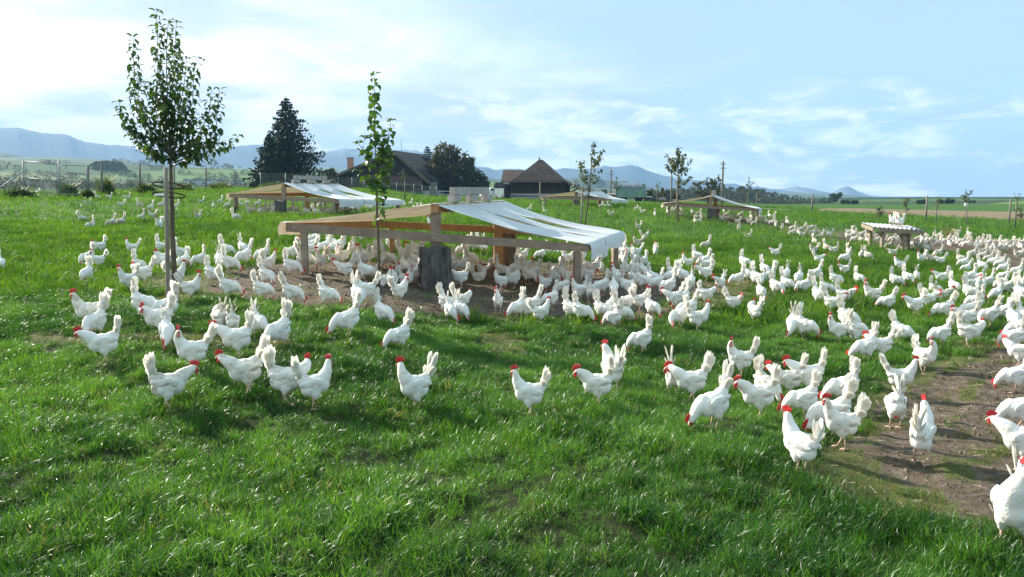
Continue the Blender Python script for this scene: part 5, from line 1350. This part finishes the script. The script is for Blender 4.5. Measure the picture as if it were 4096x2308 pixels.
HENS = []
def tail_frame(kind, rr):
    T, rot, ch, hp, tp = pose(kind, 0.0)
    return T((-.150, 0, .285)), tp * .55 + R(rr.uniform(-20, 10))
def head_frame(kind, ti):
    T, rot, ch, hp, tp = pose(kind, TURNS[ti])
    return ch[3], Euler((0, hp, TURNS[ti]))

def make_hen(loc, heading, kind, lod, rr, dirt, size, label):
    root = thing("hen", label, "hen", loc, heading, "white hens roaming the pasture")
    root.scale = (size * rr.uniform(.85, .94), size * rr.uniform(.90, 1.03), size)
    drop = {'s': -.095, 'u': .034, 'w': .030, 'p': .018}[kind]
    ti = rr.choice((0, 0, 1, 2, 3, 4)); col = (dirt, dirt, dirt, 1)
    b = obj("body", BODY[(kind, ti)] if lod < 2 else BODY[(kind, 0)], root, (0, 0, drop)); b.color = col
    if lod >= 2: ti = 0
    tl, ta = tail_frame(kind, rr)
    t = obj("tail", rr.choice(TAILS), root, (tl.x, tl.y, tl.z + drop), (rr.uniform(-.12, .12), ta, rr.uniform(-.12, .12)), rr.uniform(.88, 1.08)); t.color = col
    hl_, hr = head_frame(kind, ti); hm_ = hr.to_matrix()
    def on_head(v): return hl_ + Vector((0, 0, drop)) + hm_ @ Vector(v)
    if lod < 2:
        c = obj("comb", ME_COMB, root, on_head((.006, 0, .018)), (hr.x + rr.uniform(-.25, .25), hr.y, hr.z), rr.uniform(.95, 1.25))
        obj("face", ME_FACE, root, on_head((0, 0, 0)), hr)
        for s in (-1, 1): obj("wattle", ME_WATTLE, root, on_head((.026, s * .010, -.014)), (s * .12, hr.y * .35, hr.z), rr.uniform(.9, 1.15))
        obj("beak", ME_BEAK, root, on_head((0, 0, 0)), hr)
        T, rot, ch, hp, tp = pose(kind, 0)
        for s in (-1, 1):
            w = obj("wing", ME_WING, root, T((-.020, s * .071, .225)) + Vector((0, 0, drop)), (s * R(-8), tp, s * R(7))); w.color = col
    else:
        obj("comb", ME_HEAD_FAR, root, on_head((.004, 0, .014)), hr, 1.15)
    if lod == 0:
        for s in (-1, 1): obj("eye", ME_EYE, root, on_head((.016, s * .0185, .006)), hr)
    if kind != 's':
        step = rr.choice((0, 1, -1)) if kind != 'u' or rr.random() < .5 else 0
        for s in (-1, 1):
            obj("leg", ME_LEGS[{0: 0, 1: 1, -1: 2}[step * s if s > 0 else -step]], root, (-.012, s * .043, 0), None, (1, 1, 1.28))
    return root
# ------------------------------------------------------------------ where every bird stands
# tile, x, y of the feet in that tile, heading (0 right, 90 away, 180 left, 270 towards us), stance, mud, words
TILE = {'A': (0,740,3), 'B': (820,740,3), 'C': (1640,740,3), 'D': (2460,740,3), 'E': (3237,740,3),
        'a': (0,1150,3), 'b': (820,1150,3), 'c': (1640,1150,3), 'd': (2460,1150,3), 'e': (3237,1150,3), 'F': (2808,1560,2)}
HEN_DATA = """
A 450 112 180 u;A 818 135 190 w;A 1170 178 330 p;A 1312 184 180 w;A 1530 192 180 w;A 1045 264 180 w .8;A 1455 284 180 w
A 1675 275 320 p;A 1815 308 200 p .8;A 1945 182 150 p;A 1940 278 180 p;A 2120 300 170 p;A 2415 242 190 w;A 2562 300 265 p
A 990 458 350 p;A 1095 540 185 p;A 1340 510 180 p;A 1458 495 180 p;A 1705 440 215 p .6;A 1830 425 205 u;A 1915 560 235 u;A 2375 440 225 u
A 22 1045 285 p 0|white hen cut off by the edge of the picture, alone on open grass
A 1205 830 180 w;A 1060 985 185 p;A 1175 1020 180 u
A 1050 1190 235 p 0|white hen bending steeply to peck beside the bird in front of the small mud patch
A 1590 855 180 u;A 1670 1068 320 p .3
A 1540 1292 215 u 0|slim upright white hen with bright comb, neighbour of a pecking bird left of the apple tree
A 1725 1205 188 w;A 1945 840 330 p;A 1960 1045 190 u;A 1990 1005 185 w;A 2170 920 0 p;A 2210 1022 215 p;A 2400 1000 190 p .2
A 2125 1245 20 u;A 2300 1392 0 u .2
a 1730 385 330 p 0|white hen with thin spiky tail and tucked head, just left of the apple tree stake
a 2010 424 185 p .2;a 1910 600 182 w .3|long-bodied hen stretching its red head left beside the stake's foot, one leg showing
a 2010 742 282 p 0|narrow white hen, tail straight up, half hidden by the tall proud hen
a 1080 520 190 u .7|red-combed hen with muddy neck looking left over a pecking neighbour's back
a 1160 612 215 p .3|white hen bowing its pink comb to bare soil, tall tail of three clumps
a 1250 925 180 w .1|leftmost hen of the near rows, low red head stretched out and tall tail
a 2310 1032 180 u .3|proud hen with bright red comb, cream tail and arched neck left of centre
a 2040 1475 0 w .6|near hen with grey saddle and thin tail, red face turned to the right
B 190 230 180 p;B 272 288 180 p;B 435 277 330 p;B 510 247 330 p;B 640 260 190 p;B 370 442 350 p;B 540 350 340 p;B 630 348 0 w
B 690 360 190 p;B 750 347 200 p;B 830 362 320 p;B 1025 338 190 p;B 1090 342 340 p;B 1215 368 330 p;B 1255 315 300 p;B 1300 345 180 p
B 1362 292 250 p;B 1390 294 200 p;B 1335 378 330 p;B 1410 352 300 p;B 1465 345 300 p;B 1530 352 190 p;B 1500 368 180 p;B 1650 358 190 p
B 1730 342 330 p;B 1775 328 300 p;B 1802 330 300 p;B 1836 322 280 p;B 1877 287 200 p;B 1960 318 330 p;B 2000 314 200 p;B 2140 292 250 p
B 2300 288 270 p;B 2462 258 200 p;B 2450 378 180 u;B 2565 362 300 p
B 265 882 340 p;B 455 852 300 p;B 175 1032 280 p;B 300 1062 340 p .2;B 480 977 190 p;B 700 930 190 p;B 775 1052 20 u 0
B 1040 912 195 p;B 1040 1092 345 p .2;B 1200 1012 0 p .3;B 1240 892 170 u;B 1300 802 190 p;B 1320 740 190 p;B 1440 842 200 p;B 1515 778 330 p
B 1590 852 190 p;B 1625 800 180 p;B 1400 1032 240 u;B 1550 1006 215 u;B 1650 966 200 u;B 1680 1152 180 w .6;B 1770 870 250 p;B 1830 1005 240 p
B 1900 992 230 u;B 1960 965 180 w;B 2025 900 200 p;B 1925 1152 340 p;B 2150 1002 90 p .4;B 2200 992 330 p;B 2240 805 345 p;B 2390 932 340 p .2
c 30 -280 180 u;C 85 882 205 u;B 2160 1200 330 s;B 2245 1210 280 s;B 2400 1085 300 p;B 2420 1190 340 s;B 2480 1080 300 p;B 2510 1170 200 p;B 2500 1010 320 p
B 2340 1422 45 u .2|hen with pink comb between the slender sapling and the charred log, turned away
B 1870 702 180 u;B 1925 1432 180 u;b 1840 262 300 p;b 1475 238 325 p 0;B 690 1392 340 p .1;B 740 1222 320 p;b 1040 208 345 p .5;B 290 1375 345 p .2;B 95 1203 330 p .3
b 190 582 110 w .7|muddy-backed hen with thin tail and both pale shanks showing on bare soil
b 340 605 90 p .2|hen seen from behind, pointed tail, squeezed between two others by bare soil
b 650 607 288 p .2|hen pointed at us with pink comb dropped to the worn strip
b 895 747 215 p .3|white hen at the worn strip's end, red face to the ground, orange shanks
b 385 870 182 w 0|broad white hen with fanned tail pushing its red face past a cream tail
b 490 1305 195 w .6|grey-backed hen with lifted red comb and short ragged tail
b 1000 1405 350 w .1|hen whose red head shows behind the back of the tall white one
b 1330 1455 0 u 0|large clean hen with huge plume tail and head held high to the right
b 1710 592 190 p .2|hen with cream tail tip pecking in a green hollow below the sapling
b 2140 462 322 p 0|clean hen with slim tail and hidden head, near the mud edge below the sapling
b 2330 765 195 p .1|white hen pecking alone on open grass, red face low at left
c 60 1490 212 u .4|stained upright hen with dark red comb standing alone mid foreground
C 325 1238 345 w;C 600 1242 180 w;C 640 882 185 p .2;C 715 977 350 p .3;C 690 800 200 p;C 790 822 330 p;C 845 790 300 p;C 890 800 290 p;C 1215 855 0 p
C 1355 937 0 u;C 1400 830 180 p;C 1570 907 180 p;C 1690 862 0 p;C 1840 850 200 p;C 1910 972 330 u;C 2050 940 200 p;C 2262 1000 100 p .3;C 2310 930 200 p
C 550 1042 90 p;C 520 960 90 p;C 620 1050 200 p;C 890 1082 200 s;C 830 1150 0 s;C 1090 1268 180 u;C 1090 1130 330 p;C 1220 1140 200 p;C 1240 1240 200 p .3
C 1290 1080 200 p;C 1350 1090 0 w;C 1420 1190 320 p;C 1490 1160 200 p;C 1620 1285 200 u 0;C 1720 1190 330 p;C 1780 1120 200 p;C 1830 1170 280 p;C 1830 1000 250 p
C 1830 1332 185 p;C 2010 1210 250 p;C 2025 1402 200 u;C 2165 1402 90 p .2;C 2120 1180 200 u;C 2300 1332 190 p;C 2440 1365 280 p;C 2470 1222 220 u
C 2500 992 200 p;C 2500 880 250 p;C 2130 1075 330 p;C 2200 1080 200 p;C 2270 1070 300 p
c 440 320 335 p 0;c 485 417 282 p .2;c 610 415 312 p .2;c 620 302 0 w;c 1055 308 270 u 0|hen facing us squarely on the mud, red comb in front of its tail
c 1300 382 215 p .2;c 1410 392 330 p;c 1470 335 190 p;c 1690 262 200 p;c 1570 452 10 u 0|alert hen with red comb raised right, at the grass edge below the shelter
c 1930 402 320 p;c 2060 432 340 p 0;c 2310 382 320 p;c 2440 502 150 p;c 2400 382 260 p
d 80 432 340 p;d 150 292 200 p;d 305 292 10 u;d 440 362 320 p;D 140 1332 190 u;D 640 1332 190 p;d 705 272 205 w .2;d 810 262 220 p;D 905 1285 265 p;D 810 1185 320 p
D 690 1152 340 p;D 670 1200 200 p;D 250 890 190 u;D 240 985 320 p;D 330 995 190 p;D 245 1080 320 p;D 180 1110 180 p;D 335 1125 300 p;D 230 1225 330 p;D 330 1260 0 p
D 450 1205 330 p;D 500 1270 200 p;D 30 850 200 p;D 60 900 200 p;D 110 1003 280 u;D 40 985 200 p;D 165 885 0 p;D 30 1205 200 u
D 485 872 95 u .2;D 270 757 185 u;D 360 672 0 u;D 280 547 210 u;D 250 322 220 u;D 330 357 350 w;D 478 382 280 p;C 1610 248 190 p;C 1620 352 330 p;C 1430 327 190 p;C 2415 387 0 u
C 268 552 180 u;C 110 358 190 p;C 240 400 200 p;C 15 244 200 p;C 2070 262 200 p;C 2290 278 200 p;C 2390 276 0 p;C 2330 274 330 p
D 630 352 300 p;D 660 353 200 p;D 705 332 190 p;D 790 332 300 p;D 800 382 190 p;D 930 358 330 p;D 1005 372 185 p;D 1000 422 185 w;D 1010 473 180 p;D 960 472 300 p
D 1265 438 330 p;D 1300 433 300 p;D 1302 343 280 p;D 1340 388 190 p;D 1390 428 280 p;D 1440 418 340 p;D 1510 383 190 p;D 1530 432 300 p;D 1475 477 185 w;D 1610 478 225 u
D 1672 497 190 p;D 1630 412 300 p;D 1740 413 0 p;D 1820 473 330 p;D 1885 482 200 p;D 1850 395 300 p;D 1910 402 250 p;D 1930 522 280 u;D 2065 482 300 p;D 2005 553 90 u
D 2135 557 200 p;D 1485 567 250 u;D 1590 658 180 w;D 1090 782 185 p;D 1920 882 180 w .4;D 2130 612 190 p;D 2195 602 280 p;D 2250 565 200 p;D 2240 643 180 s;D 2330 557 0 w
D 2370 612 190 p;D 2430 607 320 p;D 2460 662 190 p;E 240 632 200 u;E 60 722 300 p;E 200 805 320 p;E 290 842 180 w;E 50 842 210 u;E 110 965 350 w;E 470 863 300 p
E 430 943 185 p .3;E 420 1090 180 w;E 620 897 260 p .3;E 700 908 330 p;E 1000 872 185 w .7;E 1080 1038 180 u;E 960 780 190 p;E 310 1213 345 p;E 590 1207 330 p
E 1030 1233 340 p;E 1170 1197 330 p;E 1280 1173 272 p .8;E 1580 1203 185 w .2;E 1340 953 220 u;E 1450 943 190 w .6;E 1570 973 190 w;E 1550 875 200 p;E 1390 810 330 p
E 1440 790 200 p;E 1810 942 340 p;E 1850 1003 185 p;E 1880 1068 190 p;E 2060 1033 330 p;E 1950 880 200 p;E 2070 853 200 w;E 2160 860 330 p;E 2080 905 180 p;E 2150 945 190 p
E 2210 985 190 p;E 2290 1003 190 p;E 2330 1063 190 p;E 2490 1110 200 p;E 2330 1175 185 p .4;E 2140 1243 190 p;E 1960 1183 200 p;E 1995 1185 190 p;E 1730 1315 320 p .2;E 1920 1393 345 p
E 1940 1275 0 w;E 2050 1333 260 u;E 2240 1403 240 p;E 2370 1335 200 p .7;E 2300 1275 190 p;E 2280 955 330 p;E 2540 1280 330 p;E 2500 1325 190 p
e 2315 425 210 p .1;e 2470 492 300 p;e 2540 205 330 p;e 2540 490 330 p
e 115 218 330 p;e 200 122 345 p;e 280 325 350 w;e 420 232 350 w;e 750 222 185 u .6;e 930 292 185 p;e 1260 352 210 w;e 1420 272 0 w;e 1580 202 355 w .7;E 1500 1342 350 p
e 1610 402 200 p;e 1570 712 190 p .2|stooping hen with rust-stained shoulders nearly touching beaks with its neighbour
e 1090 682 345 p .2|pecking hen meeting the head of a stooping bird, tail upright
e 1910 717 0 w .2|hen strolling right with both pale shanks clear on the short turf
e 1990 282 190 p;e 1920 402 190 p;e 2150 472 200 p;e 1880 502 185 w
e 335 672 200 u .1|tall hen with long bare-looking neck, red comb up, right of centre
e 450 525 330 p;e 560 692 30 p .2|hen bent away with its big tail towards us, comb peeping right
e 665 902 215 p 0|bright white hen pecking left with one straight shank in the worn grass
e 850 872 200 w .3|grey-bellied hen walking with its head hidden by the bright white one
e 1090 1305 10 u .2|tall hen with cream tail and big red comb looking right, dirt-edge pair
e 1380 1035 320 u .1|upright hen half covered by the tall one at the dirt edge
F 1540 303 100 p 0|hen seen from behind with its red face showing between its legs
F 1745 592 78 u 0|slim upright hen standing tall with its back to us on the trodden dirt
F 775 668 142 u .1|big near hen with ragged red comb, fluffy vent turned to us, on the grass edge
F 1105 467 192 u .6|hen with grey-speckled shoulders standing high on pale pink shanks
F 800 240 188 p .1|long low hen stretched between the speckled hen and its neighbours
F 1030 380 190 p .3|crouching hen almost covered by the speckled one, comb near the grass
e 400 1440 200 p .4|cream-tinted hen bending behind the speckled one's shoulder
F 440 235 180 w .5|mottled-backed hen walking left with one foot lifted
F 80 318 205 p .2|hen with stiff tall tail turned aside, front of the central right cluster
d 900 1385 180 w .1|long hen stalking left, dark pink comb low over the grass
d 690 1322 282 w .5|hen with needle-thin tail and mottled back facing us behind the stalking one
d 1800 1395 320 p .8|very muddy hen crouched behind the mottled walker
d 2060 1335 185 w .8|dirty-backed hen with a white tail at right, middle of the cluster
d 2300 1310 180 w 0|small-looking hen with wattled head low between larger birds
d 1490 1085 185 u .2|clean hen in full side view, open tail, alone above the right cluster
d 310 805 185 p .3|hen with yellowish neck stooping left, right of the shadow band
c 2420 1265 115 u 0|hen with blurred pink comb looking away, back to back with another tail
c 2240 1440 180 w .5|walking hen with stained shoulders, red comb raised, one foot tucked
c 1420 1550 180 u .1|smooth clean hen with bright wattles and a cream open tail, near centre
d 1000 535 0 u .1|hen striding right with raised red head below the mud's edge
d 870 405 190 p;d 770 495 215 p .2;d 1420 315 350 w .1;d 1670 442 125 w;d 2120 612 265 p .1|hen pecking straight towards us under its paired neighbour
d 2270 622 345 p .3|yellow-shouldered hen pecking right with a split tail
d 1090 212 345 w .1;D 1260 1293 240 w;D 1080 1163 180 w;D 1080 1053 185 w;D 1070 1003 190 p;D 870 1023 185 u;D 980 933 340 p;D 1470 1218 195 p .2;D 1570 1173 300 p
D 1550 1013 325 p;D 1690 1228 320 p;D 1790 1103 320 p;D 1840 1203 200 p;D 1745 1393 290 p .3;D 1930 1333 330 p;D 2050 1293 335 p;D 2050 1173 250 p;D 2200 1218 255 p .3
D 2260 1313 185 p .2;D 2400 1163 195 p
E 460 655 330 p;E 495 605 200 p;E 525 610 300 p;E 545 695 190 p;E 535 640 200 p;E 625 705 330 p;E 650 625 200 p;E 690 715 300 p;E 740 650 200 p;E 735 722 280 p
E 785 720 250 p;E 885 738 190 w;E 850 692 200 p;E 1000 692 180 p;E 1040 702 200 p;E 1160 772 260 u;E 1215 755 330 p;E 1300 775 180 u;E 1775 607 180 w;E 1915 628 330 p
E 1310 690 200 p;E 1350 700 300 p;E 1385 728 190 p;E 1420 712 330 p;E 1455 700 200 p;E 1500 718 190 p;E 1550 738 200 p;E 1590 712 330 p;E 1545 645 0 u;E 1640 718 200 p
E 1675 752 300 p;E 1705 712 190 p;E 1745 748 330 p;E 1825 728 200 p;E 1860 758 180 p;E 1890 765 200 p;E 1920 748 300 p;E 1960 772 330 p;E 1990 765 250 p;E 2030 775 200 p
E 2070 758 330 p;E 2100 732 200 p;E 2140 748 190 p;E 2200 795 250 p;E 2250 805 200 u;E 2300 780 300 p;E 2340 805 200 p;E 2380 798 330 p;E 2420 805 190 p;E 2450 795 250 p
E 2500 895 200 u;E 2530 785 300 p;E 2560 870 200 p;E 2250 745 200 p;E 2320 740 330 p;E 2400 745 200 p;E 2470 760 300 p;E 2540 745 200 p;E 2190 735 330 p;E 2050 720 200 p
E 1800 715 330 p;E 1880 715 200 p;E 1770 700 280 p
e 2450 1260 200 p .2|hen with brown vent stain turned away at the picture's edge
F 2560 640 182 w .3|cream hen leaning left into view with pale red comb
F 2466 1300 262 u .1|rightmost near hen, tall on long pink shanks, cut by the picture's edge
F 2540 330 200 p 0;e 2500 960 160 w .2|hen running on long legs at the picture's edge above the dirt
e 2440 760 185 p .2;e 2520 660 190 p
"""
HEN_LAND = [("the leafy apple tree", 697, 1165), ("the slender sapling", 1517, 1163), ("the front shelter's left post", 1190, 1093),
    ("the charred log", 1745, 1145), ("the front shelter's rear log", 1990, 1068), ("the hanging tarp corner", 2325, 1140),
    ("the wire gate", 230, 778), ("the rear left shelter's log", 1135, 862), ("the tin roofed hut", 3620, 990),
    ("the open-crowned sapling", 2332, 917), ("the far shelter's log", 2840, 878), ("the sapling at the far right shelter", 2710, 887),
    ("the dry weed tuft", 3800, 930), ("the trodden dirt patch", 3800, 1640), ("the worn grass strip", 700, 1365), ("the shadow band", 2000, 1480), ("the hut's bare yard", 3900, 1010), ("the shelter's mud apron", 1500, 1200), ("the mud behind the tarp corner", 2700, 1130)]
FACE_W = ["facing right", "angled away right", "seen from behind", "angled away left", "facing left", "angled to us left", "facing us", "angled to us right"]
STANCE_W = {'u': 'upright', 'w': 'walking', 'p': 'pecking', 's': 'resting'}
recs = []
for line in HEN_DATA.strip().splitlines():
    for e in line.split(';'):
        e, _, lab = e.partition('|'); w = e.split()
        if len(w) < 5: continue
        ox, oy, k = TILE[w[0]]; k = 2576 / 859 if k == 3 else 2.0
        px, py = ox + float(w[1]) / k, oy + float(w[2]) / k
        p = G(px, py)
        recs.append(dict(px=px, py=py, p=p, h=float(w[3]), k=w[4], d=float(w[5]) if len(w) > 5 else (0.0, .08, .12, .25, .38)[(int(px * 7) + int(py * 3)) % 5], lab=lab.strip(), pm=FPX / p.y))
# spread birds of a crowd that would stand inside each other
pos = np.array([(r['p'].x, r['p'].y) for r in recs])
for it in range(6):
    for i in range(len(recs)):
        dd = pos - pos[i]; q = np.hypot(dd[:, 0], dd[:, 1]); q[i] = 9
        for j in np.nonzero(q < .17)[0]:
            v = dd[j] / max(q[j], 1e-4) * (.175 - q[j]) * .5
            pos[j] += v * (.4, 1.0); pos[i] -= v * (.4, 1.0)
zz_ = ground(pos[:, 0], pos[:, 1])
for r, q, z in zip(recs, pos, zz_):
    r['p'] = Vector((q[0], q[1], z)); r['px'], r['py'] = proj(r['p']); r['f'] = int(((r['h'] + 22.5) % 360) // 45)
order = sorted(range(len(recs)), key=lambda i: -recs[i]['pm'])
solo = order[:298]
# say which one: nth bird of its stance and facing on one side of a landmark
ORD = ["nearest", "second", "third", "fourth", "fifth", "sixth", "seventh", "eighth", "ninth", "tenth", "eleventh", "twelfth", "thirteenth", "fourteenth", "fifteenth", "sixteenth", "seventeenth", "eighteenth"]
cand = {}
for li, (ln, lx, ly) in enumerate(HEN_LAND):
    groups = {}
    for i, r in enumerate(recs):
        ax, ay = r['px'] - lx, (r['py'] - ly) * 2.2
        if math.hypot(ax, ay) > 1500: continue
        sd_ = ('right of' if ax > 0 else 'left of') if abs(ax) > abs(ay) else ('in front of' if ay > 0 else 'behind')
        groups.setdefault((sd_, r['k'], r['f']), []).append((math.hypot(ax, ay), i))
    for (sd_, k, f), lst in groups.items():
        lst.sort()
        for rank, (dist, i) in enumerate(lst[:18]):
            cand.setdefault(i, []).append((rank, dist, "%s white hen %s %s %s, %s" % (ORD[rank], STANCE_W[k], sd_, ln, FACE_W[f])))
rr_ = random.Random(5)
for n_, i in enumerate(solo):
    r = recs[i]
    if not r['lab']:
        c = sorted(cand.get(i, []), key=lambda c: c[0] * 220 + c[1])
        r['lab'] = c[0][2] if c else "white hen %s on the grass, %s" % (STANCE_W[r['k']], FACE_W[r['f']])
    if len(r['lab'].split()) > 16: r['lab'] = r['lab'].replace('white hen', 'hen')
    lod = 0 if r['pm'] > 300 else (1 if r['pm'] > 150 else 2)
    size = rr_.uniform(.85, 1.0) * (1.22 if r['lab'].startswith('rightmost near') else 1)
    make_hen(r['p'] + Vector((0, 0, -.003)), R(r['h'] + rr_.uniform(-8, 8)) - math.atan2(r['p'].x, r['p'].y), r['k'], lod, rr_, max(0, r['d'] + rr_.uniform(-.05, .15)), size, r['lab'])
# the birds farther off, too many and too small to tell apart, in one flock
for t_, s_, hd_, kd_, lb_ in ((.50, .55, 170, 'u', "left hen of the group perched on the tin roof, facing left"), (.56, .30, 95, 'p', "roof hen behind the others with its tail to us"), (.60, .75, 200, 'w', "hen nearest the lower edge of the tin roof"), (.66, .40, 20, 'p', "rightmost hen perched on the tin roof, tail up"), (.57, .62, 260, 'u', "roof hen with red comb facing us among the perched group")):
    make_hen(HUT_ROOF(t_, s_), R(hd_), kd_, 2, rr_, .05, 1.0, lb_)
fl = {0: MB(), 1: MB(), 2: MB(), 3: MB()}
flv = {k: [] for k in range(3)}; flf = {k: [] for k in range(3)}; cnt = [0, 0, 0]
def put(k, me, mat_):
    co = np.empty(len(me.vertices) * 3); me.vertices.foreach_get('co', co); co = co.reshape(-1, 3)
    M = np.array(mat_); co = co @ M[:3, :3].T + M[:3, 3]
    flv[k].append(co); flf[k] += [tuple(v + cnt[k] for v in p.vertices) for p in me.polygons]; cnt[k] += len(co)
for i in order[298:]:
    r = recs[i]; W_ = Matrix.Translation(r['p']) @ Matrix.Rotation(R(r['h'] + rr_.uniform(-10, 10)) - math.atan2(r['p'].x, r['p'].y), 4, 'Z') @ Matrix.Diagonal((.84, .89, .94, 1))
    put(0, BODY_FAR[r['k']], W_)
    tl, ta = tail_frame(r['k'], rr_)
    put(1, rr_.choice(TAILS), W_ @ Matrix.Translation(tl) @ Matrix.Rotation(ta, 4, 'Y'))
    hl_, hr = head_frame(r['k'], 0)
    put(2, ME_HEAD_FAR, W_ @ Matrix.Translation(hl_) @ hr.to_matrix().to_4x4())
V = np.concatenate(sum((flv[k] for k in range(3)), [])); F_ = []; mi = []; off = 0
for k in range(3):
    F_ += [tuple(v + off for v in f) for f in flf[k]]; mi += [k] * len(flf[k]); off += cnt[k]
if len(V):
    me = bpy.data.meshes.new("distant_hens"); me.from_pydata(V.tolist(), [], F_)
    for m_ in (M_FEATHER, M_PLUME, M_COMB): me.materials.append(m_)
    me.polygons.foreach_set('material_index', mi); me.polygons.foreach_set('use_smooth', [True] * len(F_))
    o = obj("distant_hens", me); o['kind'] = 'stuff'; o['label'] = 'dense far flock of white hens round the tin roofed hut and rear shelters'
